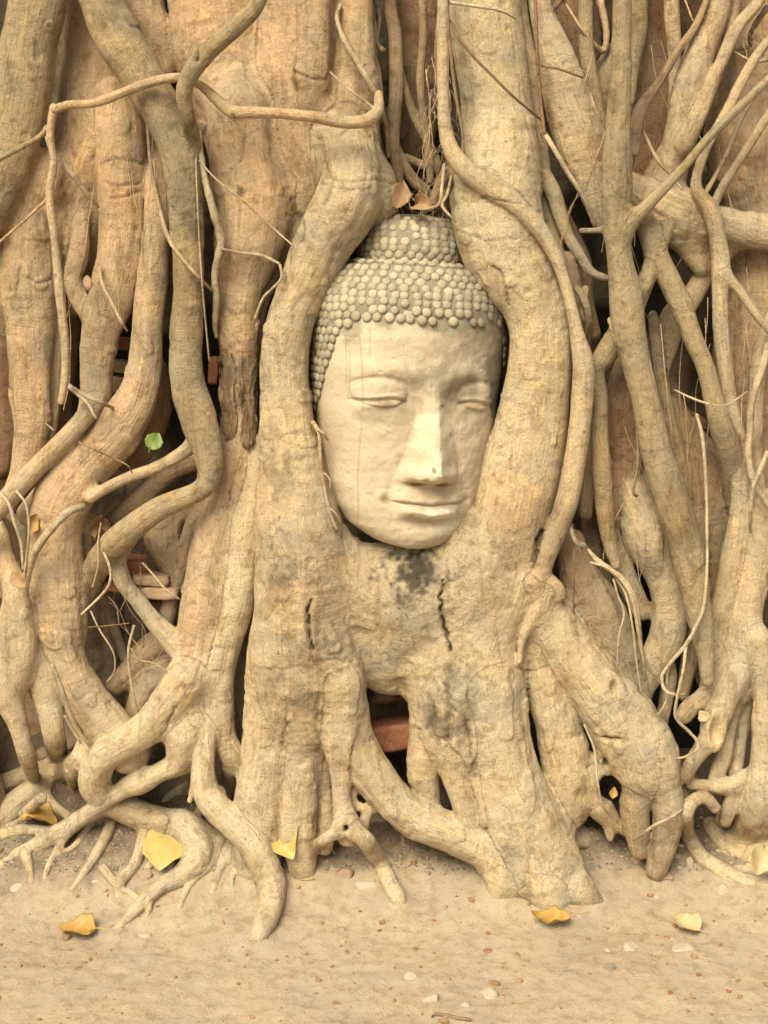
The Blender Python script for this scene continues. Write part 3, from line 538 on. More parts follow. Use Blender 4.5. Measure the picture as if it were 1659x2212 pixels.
def surface_nets(F):
    S = F < 0
    c = S[:-1, :-1, :-1].astype(np.uint8)
    tot = np.zeros_like(c)
    for a in (0, 1):
        for b in (0, 1):
            for d in (0, 1):
                tot += S[a:S.shape[0] - 1 + a, b:S.shape[1] - 1 + b, d:S.shape[2] - 1 + d]
    act = (tot > 0) & (tot < 8)
    ii = np.argwhere(act).astype(np.int32)
    vid = np.full(act.shape, -1, np.int32); vid[act] = np.arange(len(ii), dtype=np.int32)
    acc = np.zeros((len(ii), 3), np.float32); cnt = np.zeros(len(ii), np.float32)
    cor = {}
    for a in (0, 1):
        for b in (0, 1):
            for d in (0, 1):
                cor[a, b, d] = F[ii[:, 0] + a, ii[:, 1] + b, ii[:, 2] + d]
    for axn in range(3):
        for p in (0, 1):
            for q in (0, 1):
                k0 = [p, q]; k0.insert(axn, 0); k1 = [p, q]; k1.insert(axn, 1)
                f0, f1 = cor[tuple(k0)], cor[tuple(k1)]
                m = (f0 < 0) != (f1 < 0)
                t = np.where(m, f0 / np.where(m, f0 - f1, 1), 0)
                pos = np.array(k0, np.float32)[None, :].repeat(len(ii), 0); pos[:, axn] = t
                acc[m] += pos[m]; cnt[m] += 1
    V = ii + acc / cnt[:, None]
    quads = []
    for axn in range(3):
        o = [k for k in range(3) if k != axn]
        sa = [slice(1, -1)] * 3; sa[axn] = slice(0, -1); sb = list(sa); sb[axn] = slice(1, None)
        A, B = S[tuple(sa)], S[tuple(sb)]
        e = np.argwhere(A != B); e[:, o[0]] += 1; e[:, o[1]] += 1
        inside = S[e[:, 0], e[:, 1], e[:, 2]]
        def g(da, db):
            x = e.copy(); x[:, o[0]] -= da; x[:, o[1]] -= db
            return vid[x[:, 0], x[:, 1], x[:, 2]]
        q = np.stack([g(1, 1), g(0, 1), g(0, 0), g(1, 0)], 1)
        flip = inside if axn != 1 else ~inside
        q[~flip] = q[~flip][:, ::-1]
        quads.append(q)
    return V, np.vstack(quads), ii
V, Q, II = surface_nets(FLD)
VO = OWN[II[:, 0], II[:, 1], II[:, 2]]
V = V * VS + np.array([GX0, GY0, GZ0], np.float32)
Gx = [None] * 3
def samp(i): return FLD[np.clip(i[:, 0], 0, NX - 1), np.clip(i[:, 1], 0, NY - 1), np.clip(i[:, 2], 0, NZ - 1)]
NRM = np.stack([samp(II + np.eye(3, dtype=np.int32)[k] * 2) - samp(II - np.eye(3, dtype=np.int32)[k]) for k in range(3)], 1)
NRM /= np.linalg.norm(NRM, axis=1, keepdims=True) + 1e-9
del FLD, OWN
# fields that follow each root: distance along it, distance around it
FLOW = np.zeros((len(V), 3), np.float32); TN = np.zeros((len(V), 4), np.float32); TN[:, 3] = 1; AMP = np.ones(len(V), np.float32)
order = np.argsort(VO, kind='stable'); bounds = np.searchsorted(VO[order], np.arange(len(ROOTS) + 1))
for i in range(len(ROOTS)):
    sel = order[bounds[i]:bounds[i + 1]]
    if len(sel) == 0: continue
    W, asp = PATHS[i]; p = V[sel]
    arc = np.concatenate([[0], np.cumsum(np.linalg.norm(np.diff(W[:, :3], axis=0), axis=1))])
    best = np.full(len(sel), 1e9); j = np.zeros(len(sel), int)
    for k in range(len(W)):
        d = ((p - W[k, :3]) ** 2).sum(1) / (W[k, 3] ** 2 + 1e-6); m = d < best; best[m] = d[m]; j[m] = k
    T = np.gradient(W[:, :3], axis=0); T /= np.linalg.norm(T, axis=1, keepdims=True) + 1e-9
    t = T[j]; rel = p - W[j, :3]; al = (rel * t).sum(1); rad = rel - al[:, None] * t
    ref = np.array([0, -1.0, 0]) - t * (t @ np.array([0, -1.0, 0]))[:, None]; ref /= np.linalg.norm(ref, axis=1, keepdims=True) + 1e-6
    bi = np.cross(t, ref); ang = np.arctan2((rad * bi).sum(1), (rad * ref).sum(1))
    FLOW[sel, 0] = arc[j] + al + i * 3.7; FLOW[sel, 1] = ang * W[j, 3] + i * 1.3
    FLOW[sel, 2] = W[j, 3]
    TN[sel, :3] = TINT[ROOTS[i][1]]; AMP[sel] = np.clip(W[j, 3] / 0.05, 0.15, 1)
isl = ((VO >= LAP0) & (VO < LAP1)).astype(np.float32); TN[:, 3] = 1 - isl
# real relief: lumps, flutes along the root and cross wrinkles
fx = np.stack([FLOW[:, 0], FLOW[:, 1], np.zeros(len(V))], 1)
cz, sz = P(870, 1290, .05); low = sstep(.30, .16, np.hypot(V[:, 0] - cz[0], (V[:, 2] - cz[2]) * .8)); TN[:, 3] *= 1 - .6 * low
big = vnoise(V, 0.085, 1); med = vnoise(V, 0.035, 2); sml = vnoise(V, 0.016, 3)
flute = vnoise(fx * [1 / 6.0, 1, 1], 0.016, 4); wr = vnoise(fx * [1, 0.22, 1], 0.011, 5)
wmask = sstep(0.05, 0.5, vnoise(V, 0.13, 6)); fmask = sstep(-0.3, 0.4, vnoise(V, 0.2, 7))
knob = sstep(0.45, 0.75, vnoise(V, 0.05, 21)); pitn = sstep(0.5, 0.8, vnoise(V, 0.028, 22)); lowz = sstep(1.1, 0.2, V[:, 2])
wr = wr * sstep(.25, .6, vnoise(V, 0.10, 23))
flute2 = vnoise(fx * [1 / 9.0, 1, 1], 0.034, 24)
disp = AMP * (0.0042 * big + (0.0014 + .0012 * lowz) * med + (0.0006 + .0006 * lowz) * sml + 0.0034 * flute * fmask * TN[:, 3] + 0.0045 * flute2 * TN[:, 3] + 0.0016 * wr + 0.0035 * sstep(.55, .85, knob) - 0.0025 * sstep(.3, 1, pitn))
V = V + NRM * disp[:, None]
# smooth the tint over the fused mesh, then broad natural colour drift, dust low down and stains with their own outlines
E = np.vstack([Q[:, [0, 1]], Q[:, [1, 2]], Q[:, [2, 3]], Q[:, [3, 0]]])
deg = np.bincount(E.ravel(), minlength=len(V)).astype(np.float32)
def smooth_attr(a, it):
    for _ in range(it):
        s = np.stack([np.bincount(E[:, 0], a[E[:, 1], k], len(V)) + np.bincount(E[:, 1], a[E[:, 0], k], len(V)) for k in range(a.shape[1])], 1)
        a = s / deg[:, None]
    return a
TN[:, :] = smooth_attr(TN, 12)
def toward(mask, col):
    TN[:, :3] += (np.array(col) - TN[:, :3]) * mask[:, None]
n1 = vnoise(V, 0.22, 8); n2 = vnoise(V, 0.07, 9); n3 = vnoise(V, 0.025, 10); n4 = vnoise(V, 0.009, 11)
toward(0.4 * sstep(0.1, 0.6, n1 + 0.3 * n2), (0.44, 0.318, 0.20)); toward(0.4 * sstep(0.1, 0.6, -n1 + 0.3 * n2), (0.36, 0.30, 0.205))
dust = sstep(1.0, 0.1, V[:, 2] - 0.6 * np.maximum(V[:, 1], 0) + 0.08 * n2) * sstep(-0.2, 0.8, NRM[:, 2] * 0.5 + 0.45 + 0.15 * n3)
toward(0.75 * dust, (0.47, 0.395, 0.28))
def uv_of(p):
    d = p - CAM; f = d @ FW; return 829.5 + FOC * d[:, 0] / f, 1106 - FOC * (d @ UP) / f
def stain(u, v, y, ru, rv, col, st, thr=0.1):
    c, s = P(u, v, y); q = np.sqrt(((V[:, 0] - c[0]) / (ru * s)) ** 2 + ((V[:, 2] - c[2]) / (rv * s)) ** 2 + ((V[:, 1] - c[1]) / 0.14) ** 2)
    m = sstep(thr - .1, thr + 0.7, (1 - q) * 0.9 + 0.30 * n2 + 0.40 * n3 + 0.45 * n4)
    toward(m * st, col)
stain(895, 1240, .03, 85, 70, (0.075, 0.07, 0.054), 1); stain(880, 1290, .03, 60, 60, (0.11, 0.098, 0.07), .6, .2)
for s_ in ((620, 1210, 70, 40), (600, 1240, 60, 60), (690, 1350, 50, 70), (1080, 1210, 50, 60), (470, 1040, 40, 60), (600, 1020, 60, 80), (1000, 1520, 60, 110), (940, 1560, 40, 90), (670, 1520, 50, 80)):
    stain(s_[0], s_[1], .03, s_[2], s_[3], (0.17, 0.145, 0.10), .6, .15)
stain(512, 412, .08, 26, 26, (0.09, 0.075, 0.05), .9, .2); stain(520, 820, .12, 45, 90, (0.15, 0.10, 0.065), .8, .1)
stain(400, 250, .05, 40, 90, (0.13, 0.105, 0.065), .6, .1); stain(395, 420, .07, 40, 120, (0.16, 0.13, 0.08), .6, .15)
stain(1070, 600, .03, 24, 60, (0.45, 0.37, 0.27), .9, .15); stain(1100, 640, .03, 22, 40, (0.44, 0.36, 0.26), .9, .2)
stain(350, 1450, .2, 60, 50, (0.28, 0.21, 0.15), .5, .15)
# creases and splits in the bark: (points, width, depth, darkness); darkness is groove shade painted into the tint
UU, VVv = uv_of(V); facing = ((CAM - V) * NRM).sum(1) > 0
CREASES = [([(958, 1255), (952, 1290), (957, 1340), (966, 1380), (972, 1405)], 2.8, .014, .95), ([(672, 1298), (665, 1320), (667, 1365), (676, 1400)], 2.5, .011, .9),
 ([(402, 0), (408, 45), (415, 90), (424, 128)], 4.5, .016, .85), ([(1170, 1150), (1158, 1185), (1150, 1225)], 4, .014, .8),
 ([(668, 940), (625, 936), (600, 950)], 2.2, .003, .25), ([(618, 1000), (630, 1030), (640, 1070)], 4, .004, .3),
 ([(632, 700), (640, 660), (655, 640)], 2.6, .005, .3), ([(1062, 578), (1082, 590), (1090, 620), (1098, 660)], 3, .008, .5), ([(680, 1430), (720, 1425), (760, 1430)], 2.6, .006, .3),
 ([(545, 1440), (600, 1446), (660, 1438)], 2.6, .006, .3), ([(600, 1290), (590, 1320), (570, 1340)], 2.6, .006, .3), ([(700, 380), (740, 392), (800, 388), (850, 396)], 2.4, .005, .25),
 ([(690, 395), (745, 410), (805, 405)], 2.4, .005, .25), ([(975, 400), (1010, 420), (1060, 430), (1130, 440)], 2.4, .005, .25), ([(990, 500), (1050, 520), (1120, 515)], 2.4, .004, .2),
 ([(635, 158), (670, 168), (705, 172)], 3, .007, .5), ([(225, 350), (262, 345), (310, 352)], 2.5, .006, .35), ([(228, 395), (262, 402), (300, 395)], 3, .007, .45), ([(240, 430), (270, 425), (305, 410)], 2.6, .006, .35),
 ([(35, 640), (38, 600), (44, 575)], 3, .006, .5), ([(60, 600), (85, 612), (118, 600)], 3, .007, .4), ([(700, 440), (716, 400), (702, 350), (690, 300)], 5, .008, .35), ([(632, 430), (652, 480), (655, 520)], 4, .008, .4),
 ([(505, 1020), (498, 1060), (492, 1100)], 3, .006, .4), ([(500, 250), (528, 300), (520, 350)], 3, .006, .3),
 ([(1115, 1440), (1150, 1450), (1180, 1440)], 2.5, .005, .3), ([(1270, 1660), (1300, 1640)], 3, .006, .3), ([(830, 1240), (845, 1262), (858, 1290)], 2.5, .005, .3), ([(620, 1520), (618, 1570), (610, 1620)], 5, .008, .35), ([(690, 1500), (684, 1560), (690, 1620)], 5, .008, .35),
 ([(960, 1480), (968, 1530), (964, 1600)], 6, .010, .45), ([(1010, 1560), (1018, 1620), (1026, 1680)], 5, .010, .45), ([(925, 1500), (935, 1540), (925, 1570)], 6, .009, .4), ([(350, 1590), (365, 1560), (380, 1530)], 4, .007, .4)]
for pts_, wd, dp, dk in CREASES:
    best = np.full(len(V), 1e9)
    pts_ = catmull([(u_, v_, 0, 1) for u_, v_ in pts_], lambda a, b: 8)[:, :2]
    sel = np.where((UU > pts_[:, 0].min() - 25) & (UU < pts_[:, 0].max() + 25) & (VVv > pts_[:, 1].min() - 25) & (VVv < pts_[:, 1].max() + 25) & facing)[0]
    if len(sel) == 0: continue
    px = UU[sel] + 4.5 * vnoise(V[sel], .014, 41) + 2 * vnoise(V[sel], .006, 43); py = VVv[sel] + 3.5 * vnoise(V[sel], .02, 42); bd = np.full(len(sel), 1e9)
    for k in range(len(pts_) - 1):
        A_, B_ = pts_[k], pts_[k + 1]; e_ = B_ - A_; t_ = np.clip(((px - A_[0]) * e_[0] + (py - A_[1]) * e_[1]) / (e_ @ e_), 0, 1)
        bd = np.minimum(bd, np.hypot(px - A_[0] - t_ * e_[0], py - A_[1] - t_ * e_[1]))
    dp = dp * (.65 if dk < .6 else 1); dk = dk * (.8 if dk < .6 else 1)
    w_ = np.exp(-(bd / wd) ** 2); fr = V[sel, 1] < np.percentile(V[sel, 1], 3) + .13; w_ = w_ * fr
    V[sel] -= NRM[sel] * (dp * w_)[:, None]
    TN[sel, :3] = TN[sel, :3] * (1 - dk * w_[:, None])
# split the fused skin by root so every limb is its own mesh, with the fused normals kept along the seams
FN = np.cross(V[Q[:, 2]] - V[Q[:, 0]], V[Q[:, 3]] - V[Q[:, 1]])
sgn = np.sign((FN * NRM[Q[:, 0]]).sum(1).sum()); 
if sgn < 0: Q = Q[:, ::-1]; FN = -FN
VN = np.stack([sum(np.bincount(Q[:, c], FN[:, k], len(V)) for c in range(4)) for k in range(3)], 1)
VN /= np.linalg.norm(VN, axis=1, keepdims=True) + 1e-12
FO = VO[Q]; FOW = np.sort(FO, 1)[:, 1]
keep = ~((V[Q[:, 0], 1] > 0.645))
Q = Q[keep]; FOW = FOW[keep]
names = [r[0] for r in ROOTS]
groups = {}
tr = [i for i, n_ in enumerate(names) if n_ == 'trunk']
def emit(name, mask):
    f = Q[mask]
    if len(f) < 60: return
    u, inv = np.unique(f, return_inverse=True)
    f2 = inv.reshape(f.shape)
    if name != 'trunk':                                  # keep the main piece; crumbs go to the trunk
        lab = np.arange(len(u))
        while True:
            m_ = lab[f2].min(1); new = lab.copy()
            for c_ in range(4): np.minimum.at(new, f2[:, c_], m_)
            new = new[new]
            if (new == lab).all(): break
            lab = new
        fl_ = lab[f2[:, 0]]; ids_, cn_ = np.unique(fl_, return_counts=True); main = ids_[cn_.argmax()]
        idx_ = np.where(mask)[0]; FOW[idx_[fl_ != main]] = -1
        f = f[fl_ == main]; u, inv = np.unique(f, return_inverse=True)
        if len(f) < 60: FOW[idx_] = -1; return
    link_mesh(name, V[u] - np.array(tree.location), inv.reshape(f.shape), M_bark, tree, True, {'tint': TN[u], 'flow': FLOW[u]}, VN[u])
FLOW[:, 2] = 0
# a root too small to stand alone belongs to the root it grows from: group tiny ones with the previous entry
for i, n_ in enumerate(names):
    if n_ == 'root': emit('root', FOW == i)
emit('trunk', np.isin(FOW, tr) | (FOW < 0))
bpy.context.view_layer.update()
print('voxel skin', len(V), 'verts', sum(1 for n_ in names if n_ == 'root'), 'roots')
# ------------------------------------------------------------------ thin hanging roots, each its own tube
def tube(name, pts, mat, parent, y=0.0, sides=7, tint='t', wob=0.12, sub=None):
    W = catmull(to_world(y, pts), lambda a, b: max(0.006, 1.1 * min(a[3], b[3])))
    T = np.gradient(W[:, :3], axis=0); T /= np.linalg.norm(T, axis=1, keepdims=True) + 1e-9
    up = np.array([0.3, -1.0, 0.2]); vs = []; fl = []
    arc = np.concatenate([[0], np.cumsum(np.linalg.norm(np.diff(W[:, :3], axis=0), axis=1))])
    for i in range(len(W)):
        a = np.cross(T[i], up); a /= np.linalg.norm(a) + 1e-9; b = np.cross(a, T[i]); up = b
        for k in range(sides):
            an = 2 * math.pi * k / sides
            rr = W[i, 3] * (1 + wob * math.sin(i * 1.7 + k * 2.1) * math.sin(i * 0.37 + 1))
            vs.append(W[i, :3] + rr * (math.cos(an) * a + math.sin(an) * b)); fl.append((arc[i], an * W[i, 3], 0))
    fs = []
    for i in range(len(W) - 1):
        for k in range(sides):
            k2 = (k + 1) % sides
            fs.append((i * sides + k, i * sides + k2, (i + 1) * sides + k2, (i + 1) * sides + k))
    fs.append(tuple(range(sides))[::-1]); fs.append(tuple((len(W) - 1) * sides + k for k in range(sides)))
    vs = np.array(vs)
    org = np.array(parent.location) if parent is not None else np.zeros(3)
    tn = np.tile(np.array([*TINT[tint], 1.0]), (len(vs), 1))
    return link_mesh(name, vs - org, fs, mat, parent, True, {'tint': tn, 'flow': np.array(fl)})
V_ = lambda pts, y=0.0, tint='t': tube('aerial_root', pts, M_bark, tree, y, 7, tint)
V_([(428, 285, 7, .12), (432, 330, 8, .09), (446, 400, 8, .08), (462, 460, 9, .08), (478, 520, 10, .09), (470, 560, 9, .09), (464, 600, 8, .1), (468, 650, 8, .11), (464, 700, 6, .13), (468, 730, 4, .14)], tint='c')
V_([(104, 275, 8, .1), (85, 296, 6, .08), (45, 318, 6, .07), (0, 342, 6, .07), (-40, 360, 6, .07)], tint='g')
V_([(100, 290, 5, .12), (112, 325, 5, .11), (150, 370, 6, .1), (185, 415, 6, .12), (212, 448, 4, .15)], tint='t')
V_([(104, 428, 4, .08), (60, 470, 3, .09), (20, 505, 3, .09), (-20, 540, 3, .1)], tint='o')
V_([(318, 250, 4, .16), (325, 350, 4, .15), (340, 430, 5, .14), (362, 510, 5, .08), (395, 560, 4, .05), (430, 600, 4, .05), (458, 628, 3, .1)], tint='o')
V_([(422, 275, 3, .1), (425, 400, 2, .05), (433, 560, 2, .05), (440, 650, 2, .05), (452, 780, 2, .1)], tint='t')
V_([(428, 345, 2, .08), (470, 390, 2, .06), (520, 430, 2, .06), (570, 475, 2, .07), (632, 530, 2, .05)], tint='c')
V_([(478, 538, 3, .08), (520, 546, 3, .1), (565, 552, 4, .1), (604, 570, 3, .1)], tint='c')
V_([(605, 572, 3, .08), (608, 600, 3, .06), (590, 622, 3, .06), (568, 645, 3, .07), (550, 690, 3, .09)], tint='c')
V_([(145, 832, 6, .12), (175, 850, 6, .1), (215, 868, 5, .09), (246, 882, 4, .14)], tint='t')
V_([(145, 832, 4, .12), (165, 850, 4, .09), (190, 872, 4, .08), (208, 905, 3, .07)], tint='t')
V_([(215, 575, 4, .15), (222, 615, 4, .12), (240, 650, 4, .11), (262, 695, 4, .1), (275, 715, 2, .13)], tint='o')
V_([(75, 880, 2, .14), (95, 910, 2, .1), (117, 930, 2, .08)], tint='g')
V_([(170, 955, 1.6, .05), (200, 970, 1.6, .05), (245, 990, 1.6, .1), (275, 1005, 1.6, .1), (285, 1020, 1.5, .12)], tint='g')
V_([(180, 1095, 9, .10), (150, 1105, 9, .07), (117, 1136, 9, .05), (83, 1180, 9, .06), (66, 1222, 8, .09), (56, 1275, 7, .1), (60, 1310, 8, .12)], tint='t')
V_([(0, 1062, 4, .1), (20, 1090, 4, .09), (32, 1130, 4, .09), (46, 1175, 4, .1), (50, 1230, 3, .1)], tint='c')
V_([(35, 1060, 3, .08), (56, 1090, 3, .06), (63, 1140, 3, .07), (58, 1200, 3, .08), (50, 1262, 3, .09)], tint='c')
V_([(112, 1435, 5, .08), (130, 1480, 6, .07), (150, 1540, 6, .08), (170, 1580, 5, .09), (192, 1610, 3, .1)], tint='t')
V_([(140, 1545, 4, .09), (160, 1580, 4, .1), (176, 1606, 3, .1)], tint='t')
V_([(212, 1180, 3, .14), (225, 1195, 3, .1), (238, 1230, 3, .09), (236, 1262, 3, .09), (215, 1290, 3, .09), (175, 1328, 2.5, .07)], tint='c')
V_([(218, 1130, 2, .14), (212, 1170, 2, .1), (212, 1220, 2, .1), (200, 1270, 2, .12)], tint='o')
V_([(196, 1320, 2, .14), (215, 1360, 2, .1), (245, 1410, 2, .1), (247, 1450, 2, .12), (230, 1475, 2, .14)], tint='t')
V_([(290, 1350, 3, .12), (278, 1400, 3, .11), (280, 1450, 3, .12), (288, 1500, 3, .12), (298, 1538, 2, .13)], tint='t')
V_([(283, 1400, 2, .13), (300, 1425, 2, .12), (330, 1432, 2, .11), (365, 1452, 2, .12)], tint='t')
V_([(307, 1215, 2.5, .12), (330, 1240, 2.5, .12), (355, 1270, 2.5, .1), (388, 1295, 2.5, .1)], tint='t')
V_([(190, 1355, 1.5, .1), (230, 1352, 1.5, .1), (280, 1346, 1.5, .1)], tint='r')
# beside the carved head
V_([(676, 912, 5, .08), (684, 925, 5, .05), (690, 945, 4, .045), (693, 1000, 4, .05), (700, 1050, 4, .05), (712, 1105, 4, .045), (728, 1145, 3, .05)], tint='o')
V_([(684, 925, 3, .045), (697, 935, 3, .03), (708, 950, 2.5, .05)], tint='o')
V_([(698, 1020, 2, .05), (712, 1035, 2, .045), (714, 1055, 1.5, .05)], tint='o')
V_([(712, 1098, 2, .04), (726, 1110, 2, .04), (736, 1130, 2, .05)], tint='o')
# centre top cleft
V_([(735, 10, 5, .16), (728, 40, 5, .14), (745, 90, 6, .12), (775, 140, 7, .12), (805, 190, 7, .12), (822, 225, 6, .14), (835, 280, 6, .2), (838, 340, 5, .24)], tint='t')
V_([(712, 155, 2, .12), (750, 190, 2.5, .08), (790, 220, 2.5, .08), (815, 240, 3, .06)], tint='t')
V_([(828, 110, 6, .2), (815, 90, 4, .24), (820, 40, 5, .26), (810, 0, 5, .28)], tint='b')
V_([(957, -20, 5, .1), (945, 60, 4, .08), (942, 130, 4, .08), (950, 220, 4, .08), (955, 270, 4, .1), (958, 330, 3, .16), (945, 380, 2, .2)], tint='b')
V_([(965, -20, 5, .06), (968, 60, 4, .05), (975, 130, 4, .05), (985, 210, 3.5, .05), (996, 270, 3, .05), (1004, 335, 2.5, .06)], tint='b')
V_([(972, 5, 4, .06), (1020, 12, 4, .03), (1080, 22, 4, .03), (1115, 40, 3, .05)], tint='c')
V_([(973, 45, 3, .06), (990, 80, 3, .03), (1025, 125, 3, .03), (1060, 160, 3, .03), (1105, 205, 3, .04), (1140, 235, 2.5, .08), (1170, 260, 2.5, .14)], tint='r')
V_([(960, 355, 3, .15), (955, 400, 4, .1), (950, 438, 4, .08), (930, 450, 3, .08), (910, 452, 2, .1)], tint='t')
V_([(975, 380, 3, .14), (966, 420, 3.5, .08), (955, 442, 3.5, .07), (968, 462, 3, .03), (985, 480, 2, .04)], tint='t')
HB = []
def hair_cluster(n, u0, u1, v0, v1, y0, y1, ln, seed, drift=14):
    rr = random.Random(seed)
    for i in range(n):
        u = rr.uniform(u0, u1); v = rr.uniform(v0, v1); yy = rr.uniform(y0, y1); pts = [(u, v, 1.3, yy)]; dx = rr.uniform(-drift, drift)
        for k in range(rr.randint(3, 6)):
            dx = .6 * dx + rr.uniform(-drift, drift); u += dx; v += ln * rr.uniform(.5, 1.3); pts.append((u, v, 1.0, yy + rr.uniform(-.02, .02)))
        HB.append(pts)
hair_cluster(44, 925, 968, 110, 400, .18, .32, 30, 5)
hair_cluster(26, 860, 960, 380, 440, .16, .30, 12, 6, 20)
hair_cluster(14, 1600, 1650, 30, 150, .18, .24, 16, 7)
hair_cluster(16, 1250, 1600, 60, 400, .14, .22, 60, 8, 20)
hair_cluster(12, 1440, 1620, 560, 900, .12, .2, 60, 9, 10)
hair_cluster(12, 150, 330, 1080, 1400, .14, .24, 34, 10, 20)
hair_cluster(8, 1250, 1400, 900, 1200, .12, .2, 50, 11, 12)
hair_cluster(8, 60, 450, 250, 700, .10, .16, 60, 12, 14)
hv = []; hfc = []
for pts in HB:
    W = catmull(to_world(0, pts), lambda a, b: .02)
    st = len(hv)
    for i in range(len(W)):
        for k in range(4):
            an = math.pi / 2 * k + .4; hv.append(W[i, :3] + W[i, 3] * np.array([math.cos(an), math.sin(an), 0.15 * math.cos(an)]))
    hfc += [(st + i * 4 + k, st + i * 4 + (k + 1) % 4, st + (i + 1) * 4 + (k + 1) % 4, st + (i + 1) * 4 + k) for i in range(len(W) - 1) for k in range(4)]
hv = np.array(hv)
o = link_mesh('root_hairs', hv - np.array(tree.location), hfc, M_bark, tree, True, {'tint': np.tile(np.array([*TINT['o'], 1.0]), (len(hv), 1)), 'flow': hv}); o['kind'] = 'stuff'
V_([(920, 150, 1.6, .26), (930, 240, 1.6, .24), (925, 320, 1.6, .24), (915, 350, 1.6, .25)], tint='o')
# right side
V_([(1155, -20, 4, .14), (1160, 100, 4, .12), (1166, 200, 4, .13), (1176, 290, 4, .12)], tint='r')
V_([(1172, 285, 7, .15), (1190, 310, 6, .10), (1225, 370, 5.5, .10), (1262, 430, 5, .11), (1285, 490, 4, .14)], tint='t')
V_([(1170, 142, 2.5, .14), (1210, 150, 2.5, .10), (1260, 168, 2.5, .12)], tint='r')
V_([(1170, 38, 2, .16), (1200, 12, 7, .22), (1225, -20, 7, .22)], tint='b')
V_([(1205, -20, 4, .24), (1255, 60, 4, .22), (1300, 110, 7, .26), (1310, 70, 7, .26), (1296, 0, 9, .26)], tint='o')
V_([(1385, 275, 4, .18), (1420, 345, 4, .14), (1450, 380, 3, .14), (1475, 410, 2.5, .12)], tint='o')
V_([(1480, 0, 2, .2), (1495, 40, 2, .18), (1510, 70, 2, .2)], tint='o')
V_([(1659, 15, 7, .2), (1640, 40, 7, .2), (1620, 75, 5, .22), (1620, 100, 4, .24), (1590, 110, 4, .24), (1545, 145, 5, .2)], tint='b')
V_([(1659, 130, 5, .18), (1620, 130, 3, .18), (1560, 95, 3, .18)], tint='c')
V_([(1640, 190, 5, .2), (1600, 260, 5, .19), (1570, 330, 5, .18), (1545, 380, 5, .17), (1522, 420, 6, .15)], tint='t')
V_([(1265, 620, 8, .15), (1262, 680, 9, .12), (1275, 700, 8, .13), (1268, 740, 7, .16)], tint='g')
V_([(1245, 620, 8, .14), (1263, 650, 9, .10), (1272, 690, 8, .11), (1266, 725, 5, .14)], tint='g')
V_([(1318, 690, 7, .1), (1328, 720, 7, .06), (1336, 750, 6, .06), (1346, 785, 5, .07)], tint='t')
V_([(1457, 842, 1.6, .08), (1490, 858, 2.5, .05), (1530, 872, 2.5, .04), (1570, 874, 1.6, .05), (1616, 845, 1.4, .06)], tint='c')
V_([(1427, 700, 1.6, .12), (1436, 800, 1.6, .1), (1446, 900, 1.6, .1), (1453, 970, 1.6, .12)], tint='o')
V_([(1376, 920, 3, .12), (1378, 1000, 3, .1), (1368, 1060, 3.5, .1), (1376, 1072, 3, .12)], tint='g')
V_([(1505, 895, 4, .14), (1518, 950, 4.5, .1), (1525, 1050, 4, .09), (1527, 1140, 3.6, .06), (1527, 1230, 3.6, .03), (1520, 1310, 4, .02), (1500, 1360, 4.5, .02), (1480, 1395, 5, .02), (1450, 1430, 4, .03), (1430, 1460, 4, .03), (1436, 1490, 4, .02), (1455, 1500, 4, .02), (1480, 1500, 3, .05)], tint='c')
V_([(1482, 1395, 4, .02), (1475, 1450, 3.5, .01), (1462, 1510, 3.5, .02), (1460, 1550, 3.5, .03), (1490, 1582, 3.5, .04), (1505, 1600, 3.5, .04), (1505, 1620, 3, .03), (1480, 1635, 3, .04), (1458, 1638, 2, .05)], tint='c')
V_([(1470, 1405, 3, .03), (1442, 1450, 3, .04), (1442, 1500, 3, .05), (1432, 1530, 3, .06), (1416, 1548, 2, .08)], tint='c')
V_([(1660, 745, 9, .14), (1645, 800, 9, .11), (1625, 860, 8, .1), (1620, 920, 8, .1), (1617, 980, 8, .09), (1628, 1040, 8, .08), (1660, 1090, 8, .07), (1700, 1130, 8, .07)], tint='t')
V_([(1659, 975, 6, .06), (1640, 1020, 6, .05), (1625, 1060, 5, .04), (1620, 1120, 4, .05), (1622, 1150, 3, .08)], tint='c')
V_([(1228, 1128, 6, .06), (1236, 1150, 5.5, .05), (1245, 1172, 5.5, .05), (1262, 1178, 5.5, .06), (1260, 1186, 5, .07)], tint='t')
V_([(1238, 1130, 2, .08), (1240, 1220, 2, .06), (1239, 1300, 2, .08), (1240, 1350, 2, .1)], tint='r')
V_([(1268, 1185, 3, .07), (1290, 1210, 6, .06), (1320, 1232, 6, .04), (1350, 1256, 6, .03), (1372, 1300, 6.5, .03), (1380, 1360, 6, .03), (1385, 1400, 5, .05), (1400, 1440, 4, .06), (1425, 1475, 3, .08)], tint='t')
V_([(1275, 1215, 3, .07), (1310, 1225, 4, .04), (1340, 1250, 4, .03), (1365, 1290, 4, .02), (1378, 1360, 4, .02), (1390, 1430, 3, .04), (1392, 1470, 2.5, .07)], tint='t')
V_([(1325, 1250, 2.5, .05), (1336, 1290, 2.5, .03), (1348, 1325, 2.5, .03), (1338, 1370, 2.5, .03), (1334, 1420, 2.5, .04), (1336, 1452, 2, .06)], tint='c')
V_([(1330, 1248, 2.5, .05), (1352, 1285, 2.5, .03), (1366, 1350, 2.5, .02), (1375, 1430, 2.5, .04), (1385, 1495, 2, .06)], tint='c')
V_([(1262, 1565, 2.5, .04), (1284, 1620, 2.5, .03), (1290, 1680, 2.5, .02), (1300, 1735, 2.5, .03), (1320, 1765, 2, .06)], tint='c')
V_([(1368, 1815, 2.5, .05), (1390, 1800, 3.5, .02), (1415, 1782, 3.5, .01), (1445, 1768, 3, .02), (1475, 1748, 2.5, .05)], tint='c')

